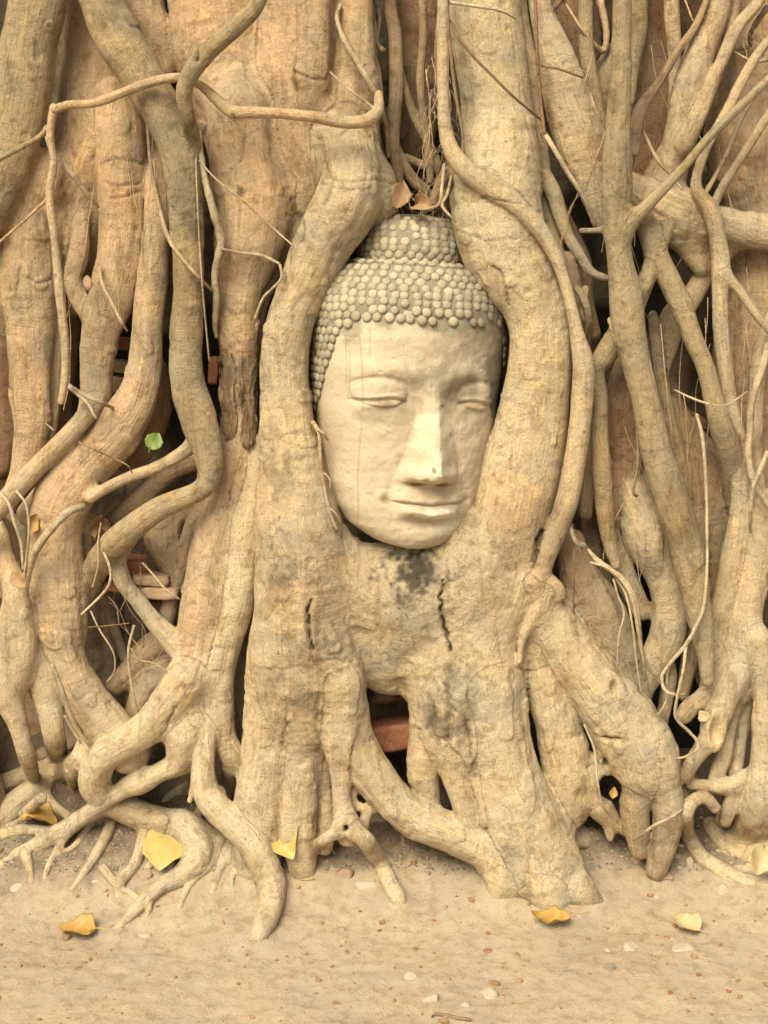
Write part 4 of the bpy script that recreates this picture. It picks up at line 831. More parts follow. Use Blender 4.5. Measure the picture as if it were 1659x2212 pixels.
# stems of the same tree standing beyond the picture on either side, plain tapering columns
for (x_, y_, r_, ln_) in ((-1.12, .22, .11, .03), (-1.33, .34, .15, -.04), (-1.62, .5, .17, .05), (-1.9, .75, .2, .06), (1.13, .24, .12, -.03), (1.36, .36, .15, .04), (1.66, .52, .17, -.05), (1.95, .78, .2, -.06), (-1.0, .60, .16, 0), (1.0, .62, .16, 0), (-.5, .82, .3, 0), (.1, .85, .3, 0), (.7, .82, .3, 0), (-1.3, .8, .3, 0), (1.4, .85, .3, 0)):
    zz = np.linspace(-.1, 2.7, 40); W_ = np.stack([x_ + ln_ * np.sin(zz * 2.2 + x_ * 5) + .02 * np.sin(zz * 7), y_ + .02 * np.sin(zz * 3 + 1), zz, r_ * (1 + .10 * np.sin(zz * 4 + x_ * 9)) * (1 + .5 * np.exp(-(zz / .35) ** 2))], 1)
    sides = 28; an = np.linspace(0, 2 * np.pi, sides, endpoint=False)
    pv = np.stack([W_[:, None, 0] + W_[:, None, 3] * np.cos(an), W_[:, None, 1] + W_[:, None, 3] * np.sin(an), np.repeat(W_[:, 2:3], sides, 1)], -1).reshape(-1, 3)
    pv[:, :2] += (vnoise(pv * [1, 1, .35], .07, 81) * .012)[:, None] * np.stack([np.cos(np.tile(an, 40)), np.sin(np.tile(an, 40))], 1)
    fs_ = [(i * sides + k, i * sides + (k + 1) % sides, (i + 1) * sides + (k + 1) % sides, (i + 1) * sides + k) for i in range(39) for k in range(sides)] + [tuple(39 * sides + k for k in range(sides))]
    link_mesh('stem', pv - np.array(tree.location), fs_, M_bark, tree, True, {'tint': np.tile(np.array([*TINT['o'], 1.0]) if r_ < .25 else np.array([*TINT['k'], 1.0]), (len(pv), 1)), 'flow': np.stack([pv[:, 2], np.tile(an, 40) * r_, pv[:, 0] * 0], 1)})  # widest stems get the near-black tint that paints gap shade

# ------------------------------------------------------------------ ground: one sheet, fine near the tree, coarse out to the horizon
def axis(lo, hi, step, far):
    a = list(np.arange(lo, hi + 1e-6, step)); s = step; x = hi
    while x < far: s *= 1.35; x += s; a.append(x)
    s = step; x = lo; b = []
    while x > -far: s *= 1.35; x -= s; b.append(x)
    return np.array(b[::-1] + a)
gxs = axis(-1.0, 1.0, 0.006, 150); gys = axis(-0.75, 0.62, 0.006, 150)
GXX, GYY = np.meshgrid(gxs, gys, indexing='ij')
gp = np.stack([GXX.ravel(), GYY.ravel(), np.zeros(GXX.size)], 1)
gh = ground_h(gp[:, 0], gp[:, 1])
near = sstep(3, 1.5, np.abs(gp[:, 0])) * sstep(3, 1.5, np.abs(gp[:, 1]))
soil = 0.15 * sstep(-.08, .05, gp[:, 1] + .05 * vnoise(gp, .1, 39)) + 0.85 * sstep(0.06, 0.20, gp[:, 1] + 0.07 * vnoise(gp, 0.16, 31) + 0.03 * vnoise(gp, 0.05, 32) + 0.02 * vnoise(gp, 0.02, 38))
gh = gh + near * (0.010 * vnoise(gp, 0.25, 33) + 0.005 * vnoise(gp, 0.08, 34) + 0.0022 * vnoise(gp, 0.03, 35) + (0.0012 + 0.003 * soil) * vnoise(gp, 0.012, 36))
gp[:, 2] = gh
gt = np.array([0.400, 0.332, 0.240])[None] * (1 - soil[:, None]) + np.array([0.155, 0.12, 0.085])[None] * soil[:, None]
patch = (.6 * sstep(0.0, 0.7, vnoise(gp, 0.3, 37)) + .6 * sstep(.2, .6, vnoise(gp, .045, 40)) * sstep(-.5, .1, gp[:, 1]))[:, None]
gt = gt * (1 - 0.17 * patch)
nx_, ny_ = GXX.shape
ids = np.arange(nx_ * ny_).reshape(nx_, ny_)
gf = np.stack([ids[:-1, :-1], ids[1:, :-1], ids[1:, 1:], ids[:-1, 1:]], -1).reshape(-1, 4)
g = link_mesh('ground', gp, gf, M_ground, None, True, {'tint': np.hstack([gt, np.ones((len(gt), 1))])})
tag(g, kind='structure')
from mathutils.bvhtree import BVHTree
_P = gp.copy()
cand = np.where((np.abs(gp[:, 0]) < 1.0) & (gp[:, 1] > -.25) & (gp[:, 1] < .6))[0]
_kb = BVHTree.FromPolygons([Vector(p) for p in V.tolist()], Q[(V[Q[:, 0], 2] < .55)].tolist())
for i_ in cand:
    q_ = _kb.find_nearest(Vector(gp[i_]), .045)
    if q_[0] is not None:
        dd_ = q_[3] / .045; gp[i_, 2] += .010 * (1 - dd_) ** 1.5
me_ = g.data; me_.vertices.foreach_set('co', gp.astype(np.float32).ravel()); me_.update()
near_f = gf[(np.abs(gp[gf[:, 0], 0]) < 1.1) & (np.abs(gp[gf[:, 0], 1]) < 0.9)]
uq, inv = np.unique(near_f, return_inverse=True)
GB = BVHTree.FromPolygons([Vector(p) for p in gp[uq].tolist()], inv.reshape(-1, 4).tolist())
def on_ground(x, y):
    h = GB.ray_cast(Vector((x, y, 2.0)), Vector((0, 0, -1)))
    return h[0].z if h[0] is not None else float(ground_h(x, y))
VBVH = BVHTree.FromPolygons([Vector(p) for p in V[::1].tolist()], Q.tolist())
def ray_uv(u, v):
    d = FW + np.array([1.0, 0, 0]) * (u - 829.5) / FOC + UP * (1106 - v) / FOC
    d = Vector(d).normalized(); o = Vector(CAM)
    a = GB.ray_cast(o, d); b = VBVH.ray_cast(o, d)
    best = None
    for h in (a, b):
        if h[0] is not None and (best is None or h[3] < best[3]): best = h
    return best

# ------------------------------------------------------------------ the carved stone head
head = empty('statue', P(889, 1183, .2)[0])
tag(head, 'large carved sandstone head with closed eyes and knobbly curled hair held between the roots', 'statue')
TB = np.array([(1186, 22, 160, -120), (1182, 44, 174, -85), (1174, 78, 182, -40), (1162, 100, 187, 0), (1140, 134, 189, 40), (1100, 163, 188, 85), (1050, 182, 186, 120), (1000, 190, 185, 150),
               (950, 199, 186, 165), (900, 205, 188, 172), (850, 208, 190, 180), (800, 212, 191, 188), (750, 214, 190, 192), (700, 216, 186, 193), (660, 213, 178, 192), (630, 206, 168, 186), (600, 190, 152, 174), (582, 172, 138, 158), (572, 152, 122, 140), (566, 128, 104, 122)], float)[::-1]
TU = np.array([(600, 130, 104, 118), (572, 120, 98, 110), (558, 119, 98, 110), (535, 121, 99, 110), (513, 114, 94, 104), (495, 104, 86, 95), (478, 90, 75, 82), (466, 72, 60, 66), (460, 55, 46, 50), (458, 20, 17, 18)], float)[::-1]
YAW, ROLL = math.radians(14.5), math.radians(3.2)
HY = 0.205
def interp(T, v): return [np.interp(v, T[:, 0], T[:, k]) for k in (1, 2, 3)]
def smooth_tab(T):
    v = np.arange(T[0, 0], T[-1, 0] + .1, 1.0); cols = [v]
    for k in (1, 2, 3):
        y = np.interp(v, T[:, 0], T[:, k]); ker = np.hanning(15); ker /= ker.sum()
        yp = np.concatenate([2 * y[0] - y[7:0:-1], y, 2 * y[-1] - y[-2:-9:-1]]); ys = np.convolve(yp, ker, 'valid')
        w = np.clip(np.minimum(v - v[0], v[-1] - v) / 20, 0, 1); cols.append(ys * w + y * (1 - w))
    return np.array(cols).T
TBs, TUs = smooth_tab(TB), smooth_tab(TU)
def section(T, v, azm, e=2.25):
    W, F, B = interp(T, v); c = (F - B) / 2; hd = (F + B) / 2
    s, co = np.sin(azm), np.cos(azm)
    k = (np.abs(s) ** e + np.abs(co) ** e) ** (-1 / e)
    return W * s * k, c + hd * co * k           # X right, Y forward (mm)
def gs_(x, s): return np.exp(-(x / s) ** 2)
def face_feat(X, v):
    a = np.abs(X); D = np.zeros_like(X)
    # eye sockets, brow, lids
    D += -15 * gs_(a - 92, 58) * gs_(v - 852, 34) - 10 * gs_(a - 46, 24) * gs_(v - 856, 30)
    brow = 795 + 22 * ((a - 85) / 80) ** 2; brow = np.where(a < 85, 795 + 30 * ((85 - a) / 70) ** 2, brow)
    D += 4.0 * np.exp(-((v - brow) / 17) ** 2) * sstep(175, 130, a) * sstep(12, 40, a)
    ex = (a - 113) / 56
    lid = np.clip(1 - ex ** 2 - ((v - 848) / 30) ** 2, 0, 1) ** 0.6
    D += 17 * lid
    top = 848 - 30 * np.sqrt(np.clip(1 - (ex / 1.12) ** 2, 0, 1)) - 5
    D -= 2.6 * np.exp(-((v - top) / 4.2) ** 2) * sstep(1.08, .9, np.abs(ex))
    slit = 864 + 5 * ex ** 2 - 3 + 3.0 * np.sin(ex * 3)
    D += 3.5 * np.exp(-((v - (slit + 13)) / 8) ** 2) * sstep(1.05, .6, np.abs(ex))
    D -= 5.0 * np.exp(-((v - slit) / 3.4) ** 2) * sstep(1.12, .85, np.abs(ex))
    D += 3 * np.exp(-((v - slit + 7) / 4.5) ** 2) * sstep(1.05, .8, np.abs(ex))
    # nose
    vv = np.array([790, 815, 845, 870, 910, 960, 1000, 1022, 1034, 1042, 1048, 1056]); H = np.array([0, 4, 14, 20, 31, 45, 56, 60, 57, 40, 12, 0.0]); vv = vv - 9 * sstep(900, 1000, vv); Wn = np.array([60, 46, 36, 35, 41, 52, 63, 73, 76, 75, 70, 60.0])
    h = np.interp(v, vv, H); w = np.interp(v, vv, Wn); a_s = np.sqrt(a ** 2 + 60) - 4; t = np.clip((a_s - 5) / (w - 5), 0, 1)
    D += h * (1 - t) ** 1.15 * (1 - 0.25 * t)
    D += 12 * gs_(a - 48, 17) * gs_(v - 1018, 17)                               # wings
    D -= 7 * gs_(a - 64, 9) * gs_(v - 1008, 24)
    D -= 14 * gs_(a - 30, 14) * gs_(v - 1038, 5)                                # nostrils
    # mouth
    D += 11 * gs_(a, 88) * gs_(v - 1085, 40) + 4 * gs_(a, 60) * gs_(v - 1058, 10)
    ml = 1082 - 4 * (a / 92) ** 2 + 3 * gs_(a, 22)
    wm = sstep(92, 60, a)
    up_edge = 1064 - 2 * (a / 92) ** 2 + 2.5 * gs_(a, 9)
    D += 10 * wm * np.exp(-((v - (ml + up_edge) / 2) / 9.5) ** 2)
    D += 2.5 * wm * np.exp(-((v - up_edge) / 2.5) ** 2)
    D += 17 * sstep(88, 40, a) * np.exp(-((v - (ml + 17)) / 13) ** 2)
    D -= 6.5 * sstep(92, 74, a) * np.exp(-((v - ml) / 2.6) ** 2)
    D -= 7 * gs_(a - 94, 9) * gs_(v - 1076, 8)
    D -= 2.6 * np.exp(-((v - (1056 - 4 * (a / 90))) / 3.0) ** 2) * 0.5 * sstep(70, 85, a) * sstep(110, 98, a)
    D -= 8 * gs_(a, 52) * gs_(v - 1124, 9) 
    D += 8 * gs_(a, 48) * gs_(v - 1152, 18)
    D += 6 * gs_(a - 110, 55) * gs_(v - 965, 65)
    D -= 5 * gs_(a - 84, 12) * gs_(v - 1045, 28)
    D *= 1 + .18 * vnoise(np.stack([X.ravel(), v.ravel(), X.ravel() * 0], 1), 26.0, 55).reshape(X.shape)
    D += 1.3 * vnoise(np.stack([X.ravel(), v.ravel(), X.ravel() * 0], 1), 20.0, 56).reshape(X.shape) - 2.0 * sstep(.6, .9, vnoise(np.stack([X.ravel(), v.ravel(), X.ravel() * 0], 1), 14.0, 57).reshape(X.shape))
    D += 2.2 * vnoise(np.stack([X.ravel(), v.ravel(), X.ravel() * 0], 1), 38.0, 51).reshape(X.shape) + 0.9 * vnoise(np.stack([X.ravel(), v.ravel(), X.ravel() * 0], 1), 12.0, 52).reshape(X.shape)
    return D
def head_pt(X, Y, v):
    """head frame (mm) -> scene metres relative to the head empty"""
    Z = 1183 - v
    x = X * math.cos(YAW) + Y * math.sin(YAW); y = -(Y * math.cos(YAW) - X * math.sin(YAW)); x = x
    Zc = Z - 430; xr = x * math.cos(ROLL) + Zc * math.sin(ROLL); zr = -x * math.sin(ROLL) + Zc * math.cos(ROLL) + 430
    s = SC / 1000.0
    return np.stack([(xr + HX) * s, y * s, zr * s], -1)
SC = 0.986 * P(889, 900, HY - .12)[1] * 1000; HX = -8.0
head.location = P(889, 1183, HY - .10)[0]; head.location.y = HY; head.location.z += 0.011
def hairline(az):
    d = np.degrees(np.abs(az)); return np.interp(d, [0, 30, 48, 58, 68, 80, 95, 180], [683, 686, 694, 725, 790, 860, 905, 915])
vrow = np.concatenate([np.arange(566, 700, 4.0), np.arange(700, 1172, 1.9), np.arange(1172, 1186.1, 1.4)])
azc = np.unique(np.concatenate([np.linspace(-75, 75, 300), np.linspace(75, 285, 70)])); azc = np.radians(azc[:-1] if abs(azc[-1] - 285) < 1e-6 else azc)
AZ, VV = np.meshgrid(azc, vrow)
AZw = (AZ + math.pi) % (2 * math.pi) - math.pi
X, Y = section(TBs, VV, AZw)
ff = sstep(-0.05, 0.35, np.cos(AZw))
Y = Y + ff * face_feat(X - 15 * sstep(200, 120, np.abs(X)), VV)
HP = head_pt(X, Y, VV).reshape(-1, 3)
nr, nc = AZ.shape; ids = np.arange(nr * nc).reshape(nr, nc)
nxt = np.roll(ids, -1, axis=1)
hf = np.stack([ids[:-1], ids[1:], nxt[1:], nxt[:-1]], -1).reshape(-1, 4)
hf_list = np.vstack([hf])
topc = len(HP); HPc = np.vstack([HP, HP[ids[0]].mean(0, keepdims=True), HP[ids[-1]].mean(0, keepdims=True)])
caps = np.vstack([np.stack([np.full(nc, topc), ids[0], nxt[0], nxt[0]], 1), np.stack([np.full(nc, topc + 1), nxt[-1], ids[-1], ids[-1]], 1)])
# colours of the stone: warm cream, plaster-white repairs, grey-green and rusty weathering
Xf = np.append(X.ravel(), [0, 0]); Vf = np.append(VV.ravel(), [566, 1186])
hn = np.stack([Xf, Vf, Xf * 0], 1); m1 = vnoise(hn, 45, 61); m2 = vnoise(hn, 16, 62); m3 = vnoise(hn, 6, 63)
HC = np.tile(np.array([0.455, 0.385, 0.28]), (len(Xf), 1))
def hst(x, v, rx, rv, col, st, lo=0.0, hi=0.5):
    if abs(x) < 130: x += 15
    if 1000 < v < 1052: v -= 8
    q = np.sqrt(((Xf - x) / rx) ** 2 + ((Vf - v) / rv) ** 2); m = sstep(lo, hi, 1 - q + 0.25 * m1 + 0.22 * m2 + 0.12 * m3) * st
    HC[:] = HC + (np.array(col) - HC) * m[:, None]
GRN = (0.176, 0.164, 0.108)
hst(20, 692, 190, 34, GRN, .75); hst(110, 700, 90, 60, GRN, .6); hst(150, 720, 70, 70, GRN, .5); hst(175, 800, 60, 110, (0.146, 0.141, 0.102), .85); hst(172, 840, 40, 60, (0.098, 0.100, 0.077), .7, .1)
hst(10, 815, 95, 46, (0.255, 0.218, 0.147), .75); hst(60, 830, 60, 30, (0.219, 0.187, 0.122), .6); hst(60, 740, 120, 40, (0.316, 0.268, 0.186), .6)
hst(-100, 895, 65, 26, (0.255, 0.218, 0.147), .7); hst(-50, 872, 34, 28, (0.267, 0.225, 0.147), .6); hst(100, 895, 55, 22, (0.280, 0.237, 0.160), .5); hst(60, 880, 30, 30, (0.267, 0.225, 0.147), .6)
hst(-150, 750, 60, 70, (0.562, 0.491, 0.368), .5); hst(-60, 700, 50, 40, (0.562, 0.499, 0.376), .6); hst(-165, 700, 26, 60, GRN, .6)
hst(0, 955, 52, 90, (0.547, 0.491, 0.360), .85, .05, .3); hst(0, 1020, 60, 30, (0.547, 0.484, 0.360), .7, .05, .3)
hst(-30, 1047, 30, 6, (0.319, 0.195, 0.096), .9, 0, .4); hst(30, 1047, 30, 6, (0.319, 0.195, 0.096), .9, 0, .4); hst(-94, 1078, 16, 12, (0.274, 0.195, 0.112), .9)
hst(0, 1062, 80, 10, (0.426, 0.328, 0.208), .5); hst(10, 1102, 66, 15, (0.578, 0.530, 0.432), .9, .05, .3); hst(40, 1136, 55, 26, (0.562, 0.515, 0.400), .6)
hst(-190, 1000, 40, 120, (0.426, 0.328, 0.208), .5); hst(-112, 866, 30, 5, (0.289, 0.211, 0.128), .8); hst(112, 866, 40, 5, (0.350, 0.250, 0.144), .8)
for (x, v, a, b) in ((-10, 1010, 4, 9), (-22, 1032, 8, 6), (38, 930, 3, 7), (16, 868, 10, 4)): hst(x, v, a, b, (0.190, 0.156, 0.112), .8, 0, .5)
for (x0, v0, v1) in ((-148, 700, 1150), (-166, 740, 880), (-172, 720, 850), (-128, 690, 780)):      # long thin run marks
    xx = x0 + 4 * np.sin(Vf / 60) + (Vf - v0) * (0.05 if v1 > 1000 else 0)
    m = np.exp(-((Xf - xx) / 1.5) ** 2) * sstep(v0, v0 + 30, Vf) * sstep(v1, v1 - 20, Vf) * .55
    HC[:] = HC + (np.array((0.289, 0.218, 0.128)) - HC) * m[:, None]
HCa = np.hstack([HC, np.ones((len(HC), 1))])
allf = [tuple(map(int, f)) for f in hf] + [tuple(map(int, f[:3])) for f in caps]
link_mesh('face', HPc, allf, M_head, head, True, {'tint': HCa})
# hair: skull cap with rows of stone curls, and the topknot above it
def curl_shell(name, T, v0, v1, lift, rows, hl, pitch, rad, seed, zsq=1.0):
    rng = random.Random(seed); verts = []; faces = []; cols = []
    vr = np.arange(v0, v1 + .1, 5.0); aa = np.radians(np.linspace(-180, 180, 121)[:-1]); A2, V2 = np.meshgrid(aa, vr)
    lim = hairline(A2) if hl else np.full_like(A2, v1)
    k = (V2 - v0) / (v1 - v0); V3 = v0 + k * (lim - v0)
    Xs, Ys = section(T, V3, A2); rr_ = np.sqrt(Xs ** 2 + Ys ** 2) + 1e-6
    edge = lift * (1 - 1.15 * sstep(0.72, 1.0, k)) if hl else lift
    Xs = Xs * (1 + edge / rr_); Ys = Ys * (1 + edge / rr_)
    pv = head_pt(Xs, Ys, V3).reshape(-1, 3); n1_, n2_ = A2.shape; idd = np.arange(n1_ * n2_).reshape(n1_, n2_); nx2 = np.roll(idd, -1, 1)
    verts += pv.tolist(); faces += [tuple(map(int, q)) for q in np.stack([idd[:-1], idd[1:], nx2[1:], nx2[:-1]], -1).reshape(-1, 4)]
    if not hl: faces.append(tuple(map(int, idd[0])))
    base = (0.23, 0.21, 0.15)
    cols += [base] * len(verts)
    for ri, v in enumerate(rows):
        W_, F_, B_ = [float(q) for q in interp(T, v)]; circ = 2 * math.pi * math.sqrt((W_ ** 2 + ((F_ + B_) / 2) ** 2) / 2); n_ = max(6, int(circ / pitch)); off = (ri % 2) * .5
        for q in range(n_):
            a_ = ((q + off + rng.uniform(-.16, .16)) / n_) * 2 * math.pi - math.pi
            vv_ = v + rng.uniform(-2, 2)
            if rng.random() < .05: continue
            if hl:
                lm = float(hairline(np.array([a_]))[0])
                if vv_ > lm + 8: continue
                if 15 < math.degrees(a_) < 80 and v > 655 and rng.random() < .45: continue
                if v > 668 and abs(a_) < .8 and rng.random() < .12: continue
            xs, ys = section(T, np.array([vv_]), np.array([a_])); e = 0.02
            x2, y2 = section(T, np.array([vv_]), np.array([a_ + e])); x3, y3 = section(T, np.array([vv_ + 3]), np.array([a_]))
            p0 = head_pt(xs, ys, np.array([vv_]))[0]; pa = head_pt(x2, y2, np.array([vv_]))[0] - p0; pb = head_pt(x3, y3, np.array([vv_ + 3.]))[0] - p0
            nn = np.cross(pb, pa); nn /= np.linalg.norm(nn)
            if (nn @ (p0 - head_pt(np.array([0.]), np.array([0.]), np.array([vv_]))[0])) < 0: nn = -nn
            ta = pa / np.linalg.norm(pa); tb = np.cross(nn, ta)
            r_ = rad * rng.uniform(.84, 1.06) * SC / 1000; c0 = p0 + nn * (lift * SC / 1000 - r_ * .12); st = len(verts)
            er = rng.uniform(.38, .6)
            for (lat, m_) in ((0.0, 12), (.45, 12), (.85, 10), (1.2, 8)):
                for s_ in range(m_ if False else 10):
                    an = 2 * math.pi * s_ / 10
                    verts.append((c0 + r_ * (math.cos(lat) * (math.cos(an) * ta + math.sin(an) * tb) + math.sin(lat) * er * nn)).tolist())
            verts.append((c0 + r_ * er * nn).tolist())
            for L_ in range(3):
                for s_ in range(10): faces.append((st + L_ * 10 + s_, st + L_ * 10 + (s_ + 1) % 10, st + (L_ + 1) * 10 + (s_ + 1) % 10, st + (L_ + 1) * 10 + s_))
            for s_ in range(10): faces.append((st + 30 + s_, st + 30 + (s_ + 1) % 10, st + 40))
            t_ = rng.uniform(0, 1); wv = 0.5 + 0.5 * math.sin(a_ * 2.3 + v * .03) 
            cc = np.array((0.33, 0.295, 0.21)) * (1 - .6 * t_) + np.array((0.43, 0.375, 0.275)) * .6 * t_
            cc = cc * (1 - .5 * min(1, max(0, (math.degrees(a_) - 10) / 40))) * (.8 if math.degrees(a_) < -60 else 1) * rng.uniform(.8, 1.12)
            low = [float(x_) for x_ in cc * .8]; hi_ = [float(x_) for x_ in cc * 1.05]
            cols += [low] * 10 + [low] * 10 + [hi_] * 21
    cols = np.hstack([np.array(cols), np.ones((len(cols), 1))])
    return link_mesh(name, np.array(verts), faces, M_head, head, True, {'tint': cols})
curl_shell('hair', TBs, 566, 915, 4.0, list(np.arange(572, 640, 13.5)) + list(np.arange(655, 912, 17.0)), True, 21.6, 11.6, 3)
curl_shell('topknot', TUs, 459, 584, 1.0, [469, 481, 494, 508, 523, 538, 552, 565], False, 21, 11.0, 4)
# ------------------------------------------------------------------ stones, bricks, fallen leaves
def rock(name, u, v, w, h, mat, label, cat, group, seed, dist=None, rot=0.0, sharp=.35, sink=.3, y=None, lab=True):
    if y is None:
        for _k in range(6):
            hit = ray_uv(u, v)
            if abs(hit[0].z - on_ground(hit[0].x, hit[0].y)) < .008: break
            u += 5
        else: return None
        p = hit[0]; s = (p.y + 3.0) / math.cos(PITCH) / FOC
    else:
        q, s = P(u, v, y); p = Vector(q)
    bpy_bm = _ico(3)
    vs = bpy_bm[0].copy(); rng = np.random.RandomState(seed)
    # cut with random planes for facets
    for _ in range(9):
        n_ = rng.randn(3); n_ /= np.linalg.norm(n_); c = rng.uniform(.55, .85); d = vs @ n_ - c; vs -= np.outer(np.maximum(d, 0), n_) * (0.95)
    vs *= 1 + 0.10 * vnoise(vs, .6, seed)[:, None] + 0.04 * vnoise(vs, .22, seed + 1)[:, None]
    a, b, c = w / 2 * s * 1.1, w / 2 * s * rng.uniform(.7, 1.0), h / 2 * s * 1.1
    R3 = np.array(Matrix.Rotation(rot, 3, 'Y')); vs = (vs * [a, b, c]) @ R3.T
    o = link_mesh(name, vs, bpy_bm[1], mat, None, True)
    o.location = p + Vector((0, b * .35 if y is None else 0, 0 if y is not None else (-c * .35 if v > 1880 and mat is M_stone else c * .0)))
    tag(o, label, cat, group); return o
_cache = {}
def _ico(sub):
    if sub in _cache: return _cache[sub]
    import bmesh
    bm = bmesh.new(); bmesh.ops.create_icosphere(bm, subdivisions=sub, radius=1.0)
    vs = np.array([v.co[:] for v in bm.verts]); fs = [tuple(v.index for v in f.verts) for f in bm.faces]; bm.free()
    _cache[sub] = (vs, fs); return _cache[sub]
def brick(u, v, w, h, y, mat, label, rz=0.0, ry=0.0, depth=90, seed=1, group='old bricks showing between the roots'):
    q, s = P(u, v, y); n = 9
    g1 = np.linspace(-1, 1, n); vs = []; fs = []; idx = {}
    for f_ in range(6):
        a_, sg = f_ // 2, (-1) ** f_
        for i in range(n - 1):
            for j in range(n - 1):
                quad = []
                for di, dj in ((0, 0), (1, 0), (1, 1), (0, 1)):
                    c = [g1[i + di], g1[j + dj]]; c.insert(a_, float(sg)); key = tuple(round(t_, 4) for t_ in c)
                    if key not in idx: idx[key] = len(vs); vs.append(c)
                    quad.append(idx[key])
                if (sg > 0) != (a_ == 1): pass
                else: quad = quad[::-1]
                fs.append(tuple(quad))
    vs = np.array(vs); rr_ = np.linalg.norm(vs, axis=1); k = 1 - 0.10 * sstep(1.25, 1.73, rr_)
    vs = vs * k[:, None] * (1 + 0.05 * vnoise(vs, .5, seed)[:, None] + .03 * vnoise(vs, .2, seed + 3)[:, None])
    vs = vs * [w / 2 * s, depth / 2 * s, h / 2 * s]
    R3 = np.array(Matrix.Rotation(ry, 3, 'Y') @ Matrix.Rotation(rz, 3, 'Z')); vs = vs @ R3.T
    o = link_mesh('brick', vs, fs, mat, None, True); o.location = Vector(q) + Vector((0, depth / 2 * s * .6, 0))
    tag(o, label, 'brick', group); return o
brick(846, 1592, 100, 56, .20, M_brick, 'bright orange-red brick in the gap between the two main feet of the tree', .1, math.radians(-6), seed=2)
brick(322, 1252, 80, 24, .20, M_brickpale, 'flat greyish brick course below the small red lump in the left hollow', .1, .08, seed=3)
brick(345, 1280, 90, 26, .20, M_brickpale, 'cracked pale brick under the grey course in the left hollow', -.1, .05, seed=4)
brick(290, 1223, 48, 32, .22, M_brick, 'small red brick lump at the top of the left hollow', .2, .1, seed=5)
brick(238, 1222, 46, 40, .22, M_brickpale, 'rounded pinkish brick beside the swollen left root', .3, .1, seed=6)
brick(252, 1264, 60, 24, .22, M_brick, 'thin reddish brick edge below the rounded pinkish brick', .1, .15, seed=7)
brick(350, 1308, 60, 26, .24, M_darkstone, 'dark broken brick at the bottom of the left hollow', .1, .05, seed=8)
brick(262, 742, 44, 26, .30, M_brick, 'red brick glimpsed high between the upper left roots', .0, .1, seed=9)
brick(262, 792, 44, 26, .30, M_brickpale, 'pale brick chip just above the dark slot between the upper left roots', .0, .1, seed=10)
brick(266, 832, 52, 36, .30, M_brickpale, 'larger worn brick below the dark slot between the upper left roots', .0, .05, seed=11)
brick(462, 800, 22, 60, .36, M_brick, 'reddish brick behind the straight olive root left of the rotten bark', .0, .05, seed=12)
brick(1326, 1160, 52, 46, .26, M_brick, 'reddish brick in the dark pocket right of the liana beside the head', .2, .1, seed=13)
brick(1500, 905, 60, 24, .26, M_darkstone, 'dark crumbling brick behind the ringed diagonal root', .2, .5, seed=14)
rock('stone', 836, 1500, 84, 46, M_darkstone, 'dark reddish stone lodged in the hollow under the wooden lap', 'stone', None, 21, y=.20)
rock('stone', 905, 1505, 40, 60, M_darkstone, 'small dark stone at the right end of the hollow under the wooden lap', 'stone', None, 22, y=.28)
